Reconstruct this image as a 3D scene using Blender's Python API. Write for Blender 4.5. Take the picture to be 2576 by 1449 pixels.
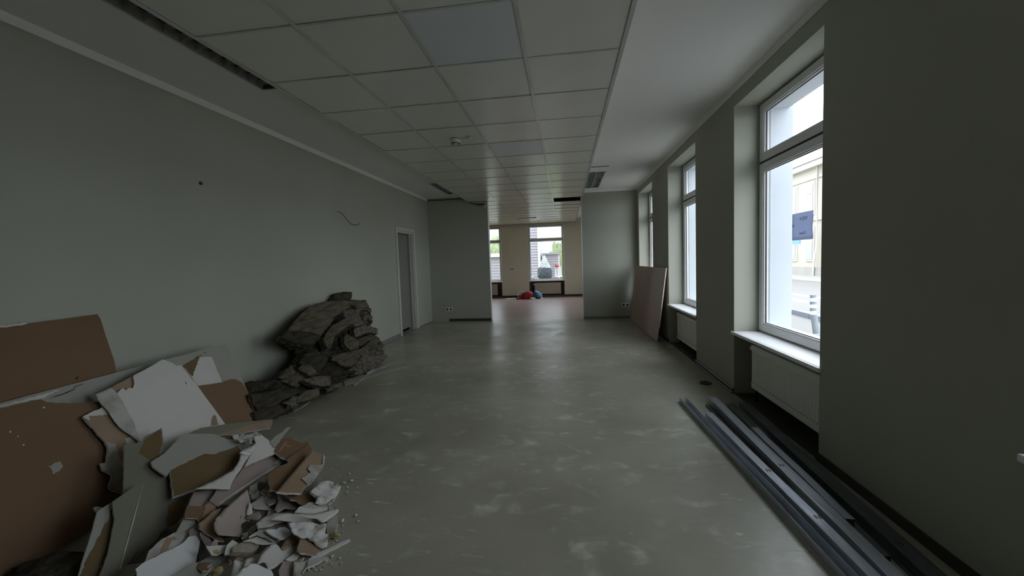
import bpy, bmesh, math, random
from mathutils import Vector, Matrix, noise

for o in list(bpy.data.objects):
    bpy.data.objects.remove(o, do_unlink=True)
SC = bpy.context.scene
COL = SC.collection

# ------------------------------------------------------------------ camera
YAW, PITCH, ROLL, EYE = -0.1317, -0.0636, -0.0348, 1.256
_f = Vector((math.sin(YAW) * math.cos(PITCH), math.cos(YAW) * math.cos(PITCH), math.sin(PITCH)))
_r = Vector((math.cos(YAW), -math.sin(YAW), 0))
_u = _r.cross(_f)
_r2 = math.cos(ROLL) * _r + math.sin(ROLL) * _u
_u2 = -math.sin(ROLL) * _r + math.cos(ROLL) * _u
cam_data = bpy.data.cameras.new('camera')
cam_data.sensor_width = 36.0
cam_data.lens = 1021.4 / 2576 * 36.0
cam_data.clip_start = 0.05
cam_data.clip_end = 300
cam = bpy.data.objects.new('camera', cam_data)
M = Matrix((_r2, _u2, -_f)).transposed().to_4x4()
M.translation = (0, 0, EYE)
cam.matrix_world = M
COL.objects.link(cam)
SC.camera = cam

# ------------------------------------------------------------------ overcast sky, exposure
world = bpy.data.worlds.new('overcast_sky')
SC.world = world
world.use_nodes = True
_bg = world.node_tree.nodes['Background']
_bg.inputs[0].default_value = (0.88, 0.95, 1.03, 1)
_bg.inputs[1].default_value = 5.1
SC.view_settings.view_transform = 'Standard'
SC.view_settings.look = 'None'
SC.view_settings.exposure = 0.15
SC.view_settings.gamma = 1.0
SC.view_settings.use_curve_mapping = False
try:
    SC.cycles.use_denoising = True
    SC.cycles.max_bounces = 12
    SC.cycles.diffuse_bounces = 7
    SC.cycles.glossy_bounces = 4
    SC.cycles.transparent_max_bounces = 12
    SC.cycles.sample_clamp_indirect = 6.0
except Exception:
    pass

# the room: left wall, right (window) wall, partition, far wall, ceilings
XL, XR, YB, YF, YN = -2.957, 1.485, 8.66, 14.253, -1.7
ZG, ZC, XO0, XO1 = 2.574, 2.685, -1.622, 0.3665
GX, GY, T = -2.0184, 2.1217, 0.6
WIN = [(0.24, 1.48), (2.594, 3.83), (4.89, 6.13), (7.19, 8.457), (9.62, 10.86), (11.92, 13.16)]
FWIN = [(-1.255, -0.038), (-3.47, -2.243)]
ZS, ZT = 0.568, 2.53

def portal(loc, rot, sx, sy):
    l = bpy.data.lights.new('window_daylight', 'AREA')
    l.shape = 'RECTANGLE'; l.size = sx; l.size_y = sy
    l.cycles.is_portal = True
    o = bpy.data.objects.new('window_daylight', l)
    o.location = loc; o.rotation_euler = rot
    COL.objects.link(o)
for a, b in WIN:
    portal((1.78, (a + b) / 2, 1.54), (0, math.pi / 2, 0), 2.0, b - a)
for a, b in FWIN:
    portal(((a + b) / 2, YF + 0.2, 1.54), (-math.pi / 2, 0, 0), b - a, 2.0)

# ------------------------------------------------------------------ materials
MATS = {}
def mat(name, col, rough=0.6, metal=0.0, col2=None, scale=6.0, detail=6.0, lo=0.35, hi=0.65, bump=0.0, bscale=40.0,
        spec=0.5, rough2=None, stretch=(1, 1, 1), sheen=0.0):
    m = bpy.data.materials.new(name)
    m.use_nodes = True
    nt = m.node_tree; N = nt.nodes; L = nt.links
    p = N['Principled BSDF']
    p.inputs['Base Color'].default_value = (*col, 1)
    p.inputs['Roughness'].default_value = rough
    p.inputs['Metallic'].default_value = metal
    p.inputs['Specular IOR Level'].default_value = spec
    tc = N.new('ShaderNodeTexCoord'); mp = N.new('ShaderNodeMapping')
    mp.inputs['Scale'].default_value = stretch
    L.new(tc.outputs['Object'], mp.inputs['Vector'])
    if col2 is not None or rough2 is not None:
        n = N.new('ShaderNodeTexNoise')
        n.inputs['Scale'].default_value = scale; n.inputs['Detail'].default_value = detail
        L.new(mp.outputs[0], n.inputs['Vector'])
        mr = N.new('ShaderNodeMapRange')
        mr.inputs['From Min'].default_value = lo; mr.inputs['From Max'].default_value = hi
        L.new(n.outputs['Fac'], mr.inputs['Value'])
        if col2 is not None:
            mx = N.new('ShaderNodeMix'); mx.data_type = 'RGBA'
            mx.inputs['A'].default_value = (*col, 1); mx.inputs['B'].default_value = (*col2, 1)
            L.new(mr.outputs['Result'], mx.inputs['Factor'])
            L.new(mx.outputs['Result'], p.inputs['Base Color'])
        if rough2 is not None:
            mq = N.new('ShaderNodeMapRange')
            mq.inputs['To Min'].default_value = rough; mq.inputs['To Max'].default_value = rough2
            L.new(mr.outputs['Result'], mq.inputs['Value'])
            L.new(mq.outputs['Result'], p.inputs['Roughness'])
    if bump:
        nb = N.new('ShaderNodeTexNoise'); nb.inputs['Scale'].default_value = bscale; nb.inputs['Detail'].default_value = 5
        L.new(mp.outputs[0], nb.inputs['Vector'])
        b = N.new('ShaderNodeBump'); b.inputs['Strength'].default_value = bump; b.inputs['Distance'].default_value = 0.01
        L.new(nb.outputs['Fac'], b.inputs['Height']); L.new(b.outputs[0], p.inputs['Normal'])
    MATS[name] = m
    return m

WALL = mat('wall_paint', (0.395, 0.402, 0.338), 0.7, col2=(0.373, 0.38, 0.32), scale=1.3, bump=0.02, bscale=90, spec=0.3)
WALLFAR = mat('wall_paint_beige', (0.64, 0.58, 0.455), 0.7, col2=(0.61, 0.55, 0.43), scale=1.2, spec=0.3)
PLASTER = mat('ceiling_plaster', (0.82, 0.81, 0.78), 0.65, col2=(0.79, 0.78, 0.75), scale=0.9, spec=0.3)
TILE = mat('ceiling_tile', (0.71, 0.70, 0.645), 0.25, col2=(0.68, 0.67, 0.615), scale=2.5, bump=0.015, bscale=160, spec=0.55)
TILENEW = mat('ceiling_tile_new', (0.64, 0.66, 0.68), 0.38, col2=(0.61, 0.63, 0.65), scale=2.5, spec=0.45)
TILEBRIGHT = mat('ceiling_tile_gloss', (0.70, 0.70, 0.67), 0.28, col2=(0.66, 0.66, 0.63), scale=2.5, spec=0.5)
RUNNER = mat('grid_metal', (0.60, 0.60, 0.57), 0.16, spec=0.5, col2=(0.5, 0.5, 0.47), scale=3)
VOID = mat('dark_slab', (0.03, 0.03, 0.03), 0.9, col2=(0.05, 0.05, 0.045), scale=4)
WHITE = mat('white_enamel', (0.80, 0.81, 0.81), 0.32, col2=(0.76, 0.77, 0.77), scale=4)
SASH = mat('window_pvc', (0.84, 0.84, 0.84), 0.35, col2=(0.81, 0.81, 0.81), scale=5)
GASKET = mat('window_gasket', (0.03, 0.03, 0.03), 0.7, col2=(0.05, 0.05, 0.05), scale=30)
SILL = mat('sill_laminate', (0.90, 0.90, 0.92), 0.35, col2=(0.87, 0.87, 0.89), scale=5)
RADM = mat('radiator_enamel', (0.76, 0.755, 0.70), 0.35, col2=(0.73, 0.725, 0.67), scale=4)
RADFAR = mat('radiator_beige', (0.45, 0.37, 0.29), 0.5, col2=(0.42, 0.34, 0.27), scale=4)
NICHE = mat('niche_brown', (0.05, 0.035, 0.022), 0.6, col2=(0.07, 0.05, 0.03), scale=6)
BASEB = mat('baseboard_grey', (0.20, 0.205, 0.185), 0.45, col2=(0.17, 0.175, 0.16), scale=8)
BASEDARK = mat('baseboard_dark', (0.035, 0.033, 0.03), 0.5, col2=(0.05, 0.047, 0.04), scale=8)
BLACKM = mat('black_plastic', (0.015, 0.015, 0.015), 0.45, col2=(0.025, 0.025, 0.025), scale=20)
PLASTIC = mat('white_plastic', (0.72, 0.72, 0.68), 0.4, col2=(0.66, 0.66, 0.62), scale=20)
CHROME = mat('brushed_metal', (0.75, 0.75, 0.75), 0.25, metal=1.0, rough2=0.35, scale=30)
LOUVRE = mat('louvre_aluminium', (0.55, 0.55, 0.55), 0.18, metal=1.0, rough2=0.3, scale=20)
LAMPDARK = mat('luminaire_inside', (0.10, 0.10, 0.095), 0.5, col2=(0.07, 0.07, 0.065), scale=12)
LAMPGREY = mat('louvre_grey', (0.42, 0.42, 0.40), 0.4, col2=(0.36, 0.36, 0.34), scale=12)
TUBEM = mat('tube_glass', (0.9, 0.9, 0.9), 0.12, col2=(0.85, 0.85, 0.85), scale=20)
STEEL = mat('galvanised_steel', (0.52, 0.555, 0.61), 0.32, metal=0.6, col2=(0.40, 0.43, 0.48), scale=5, lo=0.4, hi=0.6,
            rough2=0.5, stretch=(8, 0.7, 8))
STEELDULL = mat('dull_steel', (0.19, 0.205, 0.22), 0.45, metal=0.8, col2=(0.13, 0.14, 0.15), scale=5, rough2=0.6, stretch=(8, 0.7, 8))
PB_BROWN = mat('board_paper_brown', (0.185, 0.115, 0.068), 0.85, col2=(0.165, 0.102, 0.06), scale=2.5, bump=0.03, bscale=120, spec=0.2)
PB_OLIVE = mat('board_paper_umber', (0.15, 0.102, 0.05), 0.85, col2=(0.13, 0.09, 0.046), scale=4, spec=0.2)
PB_TAN = mat('board_paper_tan', (0.31, 0.225, 0.155), 0.85, col2=(0.26, 0.18, 0.12), scale=5, bump=0.04, bscale=80, spec=0.2)
PB_PINK = mat('board_paper_mauve', (0.32, 0.265, 0.25), 0.85, col2=(0.28, 0.225, 0.205), scale=4, spec=0.2)
PB_PINKL = mat('board_paper_pale_mauve', (0.43, 0.365, 0.34), 0.85, col2=(0.39, 0.32, 0.29), scale=4, spec=0.2)
PB_WHITE = mat('board_white', (0.57, 0.555, 0.51), 0.75, col2=(0.54, 0.525, 0.485), scale=4, spec=0.25)
PB_BRIGHT = mat('board_bright_white', (0.66, 0.66, 0.66), 0.7, col2=(0.63, 0.63, 0.63), scale=3, spec=0.25)
PB_GREY = mat('board_paint_grey', (0.32, 0.318, 0.28), 0.75, col2=(0.30, 0.298, 0.262), scale=3, spec=0.25)
PB_DIRTY = mat('board_dusty_grey', (0.44, 0.425, 0.39), 0.85, col2=(0.31, 0.285, 0.25), scale=9, lo=0.42, hi=0.62, bump=0.05, bscale=60, spec=0.2)
PB_OFF = mat('board_green_grey', (0.19, 0.185, 0.145), 0.8, col2=(0.175, 0.168, 0.13), scale=3, spec=0.2)
GYPS = mat('gypsum', (0.70, 0.68, 0.64), 0.9, col2=(0.52, 0.49, 0.45), scale=60, bump=0.2, bscale=150, spec=0.1)
GYPSP = mat('gypsum_speckled', (0.60, 0.595, 0.57), 0.9, col2=(0.36, 0.32, 0.28), scale=22, lo=0.5, hi=0.68, bump=0.3, bscale=90, spec=0.1)
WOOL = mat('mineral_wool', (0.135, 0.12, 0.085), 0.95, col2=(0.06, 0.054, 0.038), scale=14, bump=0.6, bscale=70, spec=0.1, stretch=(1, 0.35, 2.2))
WOOLD = mat('mineral_wool_dark_shade', (0.07, 0.062, 0.045), 0.95, col2=(0.025, 0.022, 0.017), scale=16, bump=0.7, bscale=70, spec=0.1, stretch=(1, 0.4, 2))  # darker wool; its tone also paints the shade in the pile's hollows
WOOLL = mat('mineral_wool_pale', (0.185, 0.165, 0.135), 0.95, col2=(0.07, 0.062, 0.048), scale=30, bump=0.6, bscale=90, spec=0.1)
FOAM = mat('yellow_foam', (0.42, 0.33, 0.15), 0.95, col2=(0.26, 0.21, 0.11), scale=40, bump=0.8, bscale=90, spec=0.1)
WOODM = mat('grey_wood', (0.36, 0.32, 0.26), 0.8, col2=(0.25, 0.21, 0.16), scale=10, bump=0.2, bscale=60, stretch=(1, 6, 6))
BOARDM = mat('leaning_board_brown', (0.52, 0.385, 0.32), 0.5, col2=(0.48, 0.35, 0.285), scale=2, spec=0.35)
CASING = mat('door_casing_paint', (0.52, 0.52, 0.49), 0.4, col2=(0.49, 0.49, 0.46), scale=5)
DOORM = mat('door_grey', (0.20, 0.20, 0.17), 0.55, col2=(0.18, 0.18, 0.155), scale=3)
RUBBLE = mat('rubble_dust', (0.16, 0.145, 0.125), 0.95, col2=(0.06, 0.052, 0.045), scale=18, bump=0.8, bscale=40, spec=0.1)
RED = mat('red_fabric', (0.33, 0.012, 0.02), 0.7, col2=(0.22, 0.008, 0.014), scale=10, bump=0.2, bscale=30)
BLUE = mat('light_blue_fabric', (0.14, 0.42, 0.60), 0.6, col2=(0.10, 0.32, 0.50), scale=10, bump=0.2, bscale=30)
NAVY = mat('navy_fabric', (0.012, 0.02, 0.05), 0.7, col2=(0.02, 0.03, 0.07), scale=10)
PAPER = mat('paper_white', (0.85, 0.85, 0.85), 0.8, col2=(0.8, 0.8, 0.8), scale=10)
NOTICE = mat('notice_paper', (0.52, 0.55, 0.66), 0.8, col2=(0.48, 0.51, 0.62), scale=6)
_nt = NOTICE.node_tree; _tl = _nt.nodes.new('ShaderNodeBsdfTranslucent'); _tl.inputs[0].default_value = (0.50, 0.55, 0.68, 1)
_mx = _nt.nodes.new('ShaderNodeMixShader'); _mx.inputs[0].default_value = 0.55
_o = _nt.nodes['Material Output']; _nt.links.new(_nt.nodes['Principled BSDF'].outputs[0], _mx.inputs[1]); _nt.links.new(_tl.outputs[0], _mx.inputs[2]); _nt.links.new(_mx.outputs[0], _o.inputs[0])
INK = mat('ink', (0.02, 0.02, 0.03), 0.8, col2=(0.03, 0.03, 0.04), scale=20)
# outside
FACADE = mat('facade_cream', (0.47, 0.435, 0.365), 0.8, col2=(0.45, 0.415, 0.345), scale=1.5)
FACTRIM = mat('facade_white', (0.55, 0.52, 0.475), 0.8, col2=(0.53, 0.50, 0.455), scale=2)
ROOFM = mat('roof_red', (0.30, 0.22, 0.23), 0.8, col2=(0.27, 0.20, 0.215), scale=4)
EXTGLASS = mat('far_window_glass', (0.33, 0.35, 0.36), 0.3, col2=(0.30, 0.32, 0.34), scale=3)
ASPH = mat('street_paving', (0.21, 0.20, 0.19), 0.85, col2=(0.20, 0.19, 0.18), scale=1.2)
WALK = mat('sidewalk_paving', (0.36, 0.345, 0.315), 0.85, col2=(0.33, 0.315, 0.29), scale=2)
KERB = mat('kerb_stone', (0.24, 0.265, 0.31), 0.8, col2=(0.22, 0.245, 0.29), scale=5)
PAINTW = mat('road_paint', (0.55, 0.54, 0.52), 0.7, col2=(0.52, 0.51, 0.49), scale=6)
STRIPE = mat('bollard_grey', (0.21, 0.24, 0.26), 0.5, col2=(0.18, 0.21, 0.23), scale=8)
EXTWALL = mat('outer_render', (0.50, 0.53, 0.57), 0.8, col2=(0.48, 0.51, 0.55), scale=3)
GRASS = mat('grass', (0.20, 0.25, 0.095), 0.9, col2=(0.16, 0.21, 0.075), scale=8, bump=0.5, bscale=40)
SIDING = mat('siding_mauve', (0.27, 0.245, 0.275), 0.8, col2=(0.245, 0.225, 0.255), scale=4)
SIDINGW = mat('siding_white', (0.44, 0.43, 0.44), 0.8, col2=(0.42, 0.41, 0.42), scale=4)
LEAF = mat('conifer_needles', (0.022, 0.027, 0.038), 0.9, col2=(0.07, 0.08, 0.10), scale=24, bump=0.8, bscale=60)
LEAFTIP = mat('conifer_tip', (0.38, 0.39, 0.39), 0.9, col2=(0.24, 0.26, 0.27), scale=24, bump=0.8, bscale=60)
FOLI = mat('hedge_leaves', (0.20, 0.25, 0.12), 0.9, col2=(0.24, 0.28, 0.16), scale=10)
SIGNB = mat('sign_blue', (0.16, 0.34, 0.72), 0.5, col2=(0.14, 0.30, 0.66), scale=10)
SIGNR = mat('sign_pink', (0.72, 0.30, 0.42), 0.5, col2=(0.66, 0.27, 0.38), scale=10)
REDP = mat('red_plastic', (0.28, 0.05, 0.055), 0.5, col2=(0.24, 0.04, 0.045), scale=10)

def glass_mat():
    m = bpy.data.materials.new('window_glass'); m.use_nodes = True
    nt = m.node_tree; nt.nodes.clear()
    out = nt.nodes.new('ShaderNodeOutputMaterial'); mix = nt.nodes.new('ShaderNodeMixShader')
    tr = nt.nodes.new('ShaderNodeBsdfTransparent'); gl = nt.nodes.new('ShaderNodeBsdfGlossy')
    tr.inputs[0].default_value = (0.95, 0.96, 0.96, 1); gl.inputs['Roughness'].default_value = 0.02
    lw = nt.nodes.new('ShaderNodeLayerWeight'); lw.inputs['Blend'].default_value = 0.5
    pw = nt.nodes.new('ShaderNodeMath'); pw.operation = 'POWER'; pw.inputs[1].default_value = 5.0
    nt.links.new(lw.outputs['Facing'], pw.inputs[0])
    fr = nt.nodes.new('ShaderNodeMapRange'); fr.inputs['To Min'].default_value = 0.02; fr.inputs['To Max'].default_value = 0.35
    nt.links.new(pw.outputs[0], fr.inputs['Value'])
    nt.links.new(fr.outputs[0], mix.inputs[0]); nt.links.new(tr.outputs[0], mix.inputs[1]); nt.links.new(gl.outputs[0], mix.inputs[2])
    nt.links.new(mix.outputs[0], out.inputs[0])
    return m
GLASS = glass_mat()

def floor_mat(name, base, chalk, dark, r0, r1, sc, chalk_amt):
    m = bpy.data.materials.new(name); m.use_nodes = True
    nt = m.node_tree; N = nt.nodes; L = nt.links; p = N['Principled BSDF']
    tc = N.new('ShaderNodeTexCoord')
    def nz(scale, det, dist=0.0, st=(1, 1, 1)):
        mp = N.new('ShaderNodeMapping'); mp.inputs['Scale'].default_value = st
        L.new(tc.outputs['Object'], mp.inputs[0])
        n = N.new('ShaderNodeTexNoise'); n.inputs['Scale'].default_value = scale
        n.inputs['Detail'].default_value = det; n.inputs['Distortion'].default_value = dist
        L.new(mp.outputs[0], n.inputs['Vector']); return n.outputs['Fac']
    def mr(src, a, b, c=0.0, d=1.0):
        q = N.new('ShaderNodeMapRange'); L.new(src, q.inputs['Value'])
        for i, v in zip(('From Min', 'From Max', 'To Min', 'To Max'), (a, b, c, d)): q.inputs[i].default_value = v
        return q.outputs['Result']
    def mix(f, a, b):
        q = N.new('ShaderNodeMix'); q.data_type = 'RGBA'; L.new(f, q.inputs['Factor'])
        for s, v in (('A', a), ('B', b)):
            if isinstance(v, tuple): q.inputs[s].default_value = (*v, 1)
            else: L.new(v, q.inputs[s])
        return q.outputs['Result']
    def mul(a, b):
        q = N.new('ShaderNodeMath'); q.operation = 'MULTIPLY'; L.new(a, q.inputs[0]); L.new(b, q.inputs[1]); return q.outputs[0]
    broad = mr(nz(0.9 * sc, 4), 0.35, 0.65)
    c1 = mix(broad, base, dark)
    smear = mul(mr(nz(3.0 * sc, 6, 1.2, (1.0, 1.6, 1)), 0.53, 0.74), mr(nz(9 * sc, 5, 0.6), 0.42, 0.66))
    c2 = mix(mr(smear, 0, 1, 0, chalk_amt), c1, chalk)
    scuff = mul(mr(nz(13 * sc, 2, 0.4, (0.7, 2.0, 1)), 0.64, 0.76), mr(nz(1.6, 3), 0.47, 0.60))
    c3 = mix(mr(scuff, 0, 1, 0, chalk_amt), c2, chalk)
    L.new(c3, p.inputs['Base Color'])
    L.new(mr(nz(2.5 * sc, 5, 0.8), 0.35, 0.65, r0, r1), p.inputs['Roughness'])
    b = N.new('ShaderNodeBump'); b.inputs['Strength'].default_value = 0.16; b.inputs['Distance'].default_value = 0.02
    ad = N.new('ShaderNodeMath'); ad.operation = 'ADD'
    L.new(nz(5 * sc, 4, 0.3), ad.inputs[0]); L.new(mr(nz(11.0, 4, 0.6, (0.55, 2.4, 1)), 0.2, 0.8, 0.0, 0.22), ad.inputs[1])
    L.new(ad.outputs[0], b.inputs['Height']); L.new(b.outputs[0], p.inputs['Normal'])
    p.inputs['Specular IOR Level'].default_value = 0.75
    return m
FLOORM = floor_mat('screed_floor', (0.36, 0.35, 0.28), (0.66, 0.645, 0.56), (0.235, 0.226, 0.178), 0.29, 0.37, 1.0, 0.85)
FLOORFAR = floor_mat('far_floor_coating', (0.40, 0.285, 0.255), (0.46, 0.36, 0.34), (0.36, 0.255, 0.225), 0.285, 0.30, 1.0, 0.15)

# ------------------------------------------------------------------ mesh helpers
def setp(o, label=None, cat=None, group=None, kind=None):
    if label: o['label'] = label
    if cat: o['category'] = cat
    if group: o['group'] = group
    if kind: o['kind'] = kind
    return o

def root_loc(p):
    v = Vector((0, 0, 0))
    while p is not None:
        v += p.location; p = p.parent
    return v

class MB:
    """Collects boxes, tubes and prisms in world coordinates, then links them as one mesh object."""
    def __init__(s): s.v = []; s.f = []; s.m = []; s.cm = 0; s.smooth = []
    def add(s, vs, fs, sm=False):
        n = len(s.v); s.v += [Vector(a) for a in vs]
        for f in fs:
            s.f.append([n + i for i in f]); s.m.append(s.cm); s.smooth.append(sm)
        return s
    def box(s, x0, x1, y0, y1, z0, z1):
        vs = [(x, y, z) for z in (z0, z1) for y in (y0, y1) for x in (x0, x1)]
        return s.add(vs, [(0, 2, 3, 1), (4, 5, 7, 6), (0, 1, 5, 4), (2, 6, 7, 3), (0, 4, 6, 2), (1, 3, 7, 5)])
    def hexa(s, pts):
        return s.add(pts, [(0, 3, 2, 1), (4, 5, 6, 7), (0, 1, 5, 4), (1, 2, 6, 5), (2, 3, 7, 6), (3, 0, 4, 7)])
    def tube(s, pts, r, n=8, r1=None, cap=True):
        pts = [Vector(p) for p in pts]; k = len(pts); vs = []
        up = Vector((0, 0, 1))
        for i, p in enumerate(pts):
            t = (pts[min(i + 1, k - 1)] - pts[max(i - 1, 0)]).normalized()
            a = t.cross(up)
            if a.length < 1e-3: a = t.cross(Vector((1, 0, 0)))
            a.normalize(); b = t.cross(a)
            rr = r if r1 is None else r + (r1 - r) * i / (k - 1)
            vs += [p + (a * math.cos(2 * math.pi * j / n) + b * math.sin(2 * math.pi * j / n)) * rr for j in range(n)]
        fs = [(i * n + j, i * n + (j + 1) % n, (i + 1) * n + (j + 1) % n, (i + 1) * n + j) for i in range(k - 1) for j in range(n)]
        s.add(vs, fs, True)
        if cap:
            s.add([vs[j] for j in range(n)], [tuple(range(n))[::-1]]); s.add([vs[(k - 1) * n + j] for j in range(n)], [tuple(range(n))])
        return s
    def lathe(s, prof, c=(0, 0, 0), n=24):
        c = Vector(c); vs = []
        for r, z in prof:
            vs += [c + Vector((r * math.cos(2 * math.pi * j / n), r * math.sin(2 * math.pi * j / n), z)) for j in range(n)]
        return s.add(vs, [(i * n + j, i * n + (j + 1) % n, (i + 1) * n + (j + 1) % n, (i + 1) * n + j)
                          for i in range(len(prof) - 1) for j in range(n)], True)
    def extrude(s, prof, A, B, closed=True):
        """2-D profile points given as 3-D offsets, swept from A to B."""
        A, B = Vector(A), Vector(B); n = len(prof)
        vs = [A + Vector(p) for p in prof] + [B + Vector(p) for p in prof]
        fs = [(i, (i + 1) % n, n + (i + 1) % n, n + i) for i in range(n if closed else n - 1)]
        if closed: fs += [tuple(range(n))[::-1], tuple(range(n, 2 * n))]
        return s.add(vs, fs)
    def build(s, name, material, parent=None, bevel=0.0, label=None, cat=None, group=None, kind=None, origin=True):
        me = bpy.data.meshes.new(name)
        if parent is not None: off = root_loc(parent)
        elif origin and s.v:
            xs = [v.x for v in s.v]; ys = [v.y for v in s.v]; zs = [v.z for v in s.v]
            off = Vector(((min(xs) + max(xs)) / 2, (min(ys) + max(ys)) / 2, min(zs)))
        else: off = Vector((0, 0, 0))
        me.from_pydata([v - off for v in s.v], [], s.f)
        ms = material if isinstance(material, (list, tuple)) else [material]
        for q in ms: me.materials.append(q)
        me.polygons.foreach_set('material_index', s.m)
        me.polygons.foreach_set('use_smooth', s.smooth)
        bm = bmesh.new(); bm.from_mesh(me)
        bmesh.ops.recalc_face_normals(bm, faces=bm.faces)
        bm.to_mesh(me); bm.free(); me.update()
        o = bpy.data.objects.new(name, me); COL.objects.link(o)
        if parent is not None: o.parent = parent
        else: o.location = off
        if bevel:
            b = o.modifiers.new('bevel', 'BEVEL'); b.width = bevel; b.segments = 2; b.limit_method = 'ANGLE'
        return setp(o, label, cat, group, kind)

def thing(name, loc, label=None, cat=None, group=None, kind=None):
    o = bpy.data.objects.new(name, None); o.empty_display_size = 0.1
    o.location = loc; COL.objects.link(o)
    return setp(o, label, cat, group, kind)

def copy_tree(o, loc, parent=None):
    c = o.copy(); COL.objects.link(c); c.parent = parent
    if loc is not None: c.location = loc
    for ch in list(o.children): copy_tree(ch, None, c)
    return c

RNG = random.Random(7)

# ------------------------------------------------------------------ structure
MB().box(XL - 0.15, 1.72, YN, YB + 0.06, -0.12, 0.0).build('floor', FLOORM, kind='structure', origin=False)
MB().box(-6.2, 1.72, YB + 0.06, YF + 0.2, -0.12, 0.0).build('floor', FLOORFAR, kind='structure', origin=False)

w = MB()   # right wall: piers, lintels and thin aprons under the windows
edges = [YN] + [e for ab in WIN for e in ab] + [YF + 0.3]
for i in range(0, len(edges), 2): w.box(XR, 1.9, edges[i], edges[i + 1], -0.4, 3.1)
for a, b in WIN:
    w.box(XR, 1.9, a, b, ZT, 3.1); w.box(1.70, 1.9, a, b, -0.4, 0.54)
w.build('wall_right', WALL, kind='structure', origin=False)
w = MB()   # outer rebates that narrow the window openings outside the frames
for a, b in WIN:
    w.box(1.755, 1.9, a - 0.01, a + 0.06, 0.5, 2.6); w.box(1.755, 1.9, b - 0.06, b + 0.01, 0.5, 2.6)
    w.box(1.755, 1.9, a, b, 2.47, 2.6)
w.box(1.9, 1.93, YN, YF + 0.3, -0.4, 0.5); w.box(1.9, 1.93, YN, YF + 0.3, 2.6, 6.5)
for i in range(0, len(edges), 2):
    w.box(1.9, 1.93, edges[i] + (-0.06 if i else 0), edges[i + 1] + (0.06 if i + 2 < len(edges) else 0), 0.5, 2.6)
w.build('wall_outer', EXTWALL, kind='structure', origin=False)

DY0, DY1, DZ = 6.95, 7.71, 1.89   # doorway in the left wall
w = MB()
w.box(XL - 0.14, XL, YN, DY0, -0.1, 3.1); w.box(XL - 0.14, XL, DY1, YB + 0.12, -0.1, 3.1); w.box(XL - 0.14, XL, DY0, DY1, DZ, 3.1)
w.build('wall_left', WALL, kind='structure', origin=False)
w = MB()
w.box(XL, XO0, YB, YB + 0.12, -0.1, 2.572); w.box(XL, GX - 0.02, YB, YB + 0.12, 2.572, 3.1)
w.build('wall_back_left', WALL, kind='structure', origin=False)
w = MB()
w.box(XO1, XR, YB, YB + 0.12, -0.1, 2.572); w.box(GX + 4 * T + 0.04, XR, YB, YB + 0.12, 2.572, 3.1)
w.build('wall_back_right', WALL, kind='structure', origin=False)
MB().box(XL - 0.15, 1.9, YN - 0.15, YN, -0.1, 3.1).build('wall_front', WALL, kind='structure', origin=False)
w = MB()   # far wall with its two windows and niches
fx = [-6.2, FWIN[1][0], FWIN[1][1], FWIN[0][0], FWIN[0][1], XR + 0.1]
for i in (0, 2, 4): w.box(fx[i], fx[i + 1], YF, YF + 0.3, -0.3, 3.1)
for a, b in FWIN:
    w.box(a, b, YF, YF + 0.3, 2.5, 3.1); w.box(a, b, YF + 0.14, YF + 0.3, -0.3, 0.56)
w.build('wall_far', WALLFAR, kind='structure', origin=False)
w = MB()
w.box(-6.35, -6.2, YB, YF + 0.3, -0.1, 3.1); w.box(-6.2, XL - 0.13, YB, YB + 0.12, -0.1, 3.1)
w.build('wall_far_left', WALLFAR, kind='structure', origin=False)
w = MB()   # room behind the doorway
w.box(-4.3, -4.2, 6.2, 8.7, -0.1, 2.7); w.box(-4.3, XL - 0.14, 6.1, 6.2, -0.1, 2.7); w.box(-4.3, XL - 0.14, 8.6, 8.7, -0.1, 2.7)
w.box(-4.3, XL - 0.14, 6.1, 8.7, 2.6, 2.7)
w.build('wall_side_room', WALL, kind='structure', origin=False)
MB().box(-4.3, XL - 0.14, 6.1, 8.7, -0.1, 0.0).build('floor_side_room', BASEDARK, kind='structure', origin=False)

# smooth ceilings left and right of the suspended grid; dark slab above the grid
GXR = GX + 4 * T
LUM_L = [(-2.335, -2.05, 1.62, 3.03), (-2.335, -2.05, 7.0, 8.15)]
LUM_R = [(0.42, 0.70, 6.89, 8.36)]
def holed_slab(name, x0, x1, ya, yb, holes):
    w = MB(); y = ya
    for hx0, hx1, hy0, hy1 in holes:
        w.box(x0, x1, y, hy0, ZC, 3.1); w.box(x0, hx0, hy0, hy1, ZC, 3.1); w.box(hx1, x1, hy0, hy1, ZC, 3.1); y = hy1
    w.box(x0, x1, y, yb, ZC, 3.1)
    w.build(name, PLASTER, kind='structure', origin=False)
holed_slab('ceiling_left', XL - 0.1, GX - 0.02, YN, YB + 0.12, LUM_L)
holed_slab('ceiling_right', GXR + 0.022, 1.6, YN, YF + 0.1, LUM_R)
MB().box(-6.3, 1.9, YN - 0.1, YF + 0.3, 3.1, 3.2).build('ceiling_slab', VOID, kind='structure', origin=False)

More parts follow.
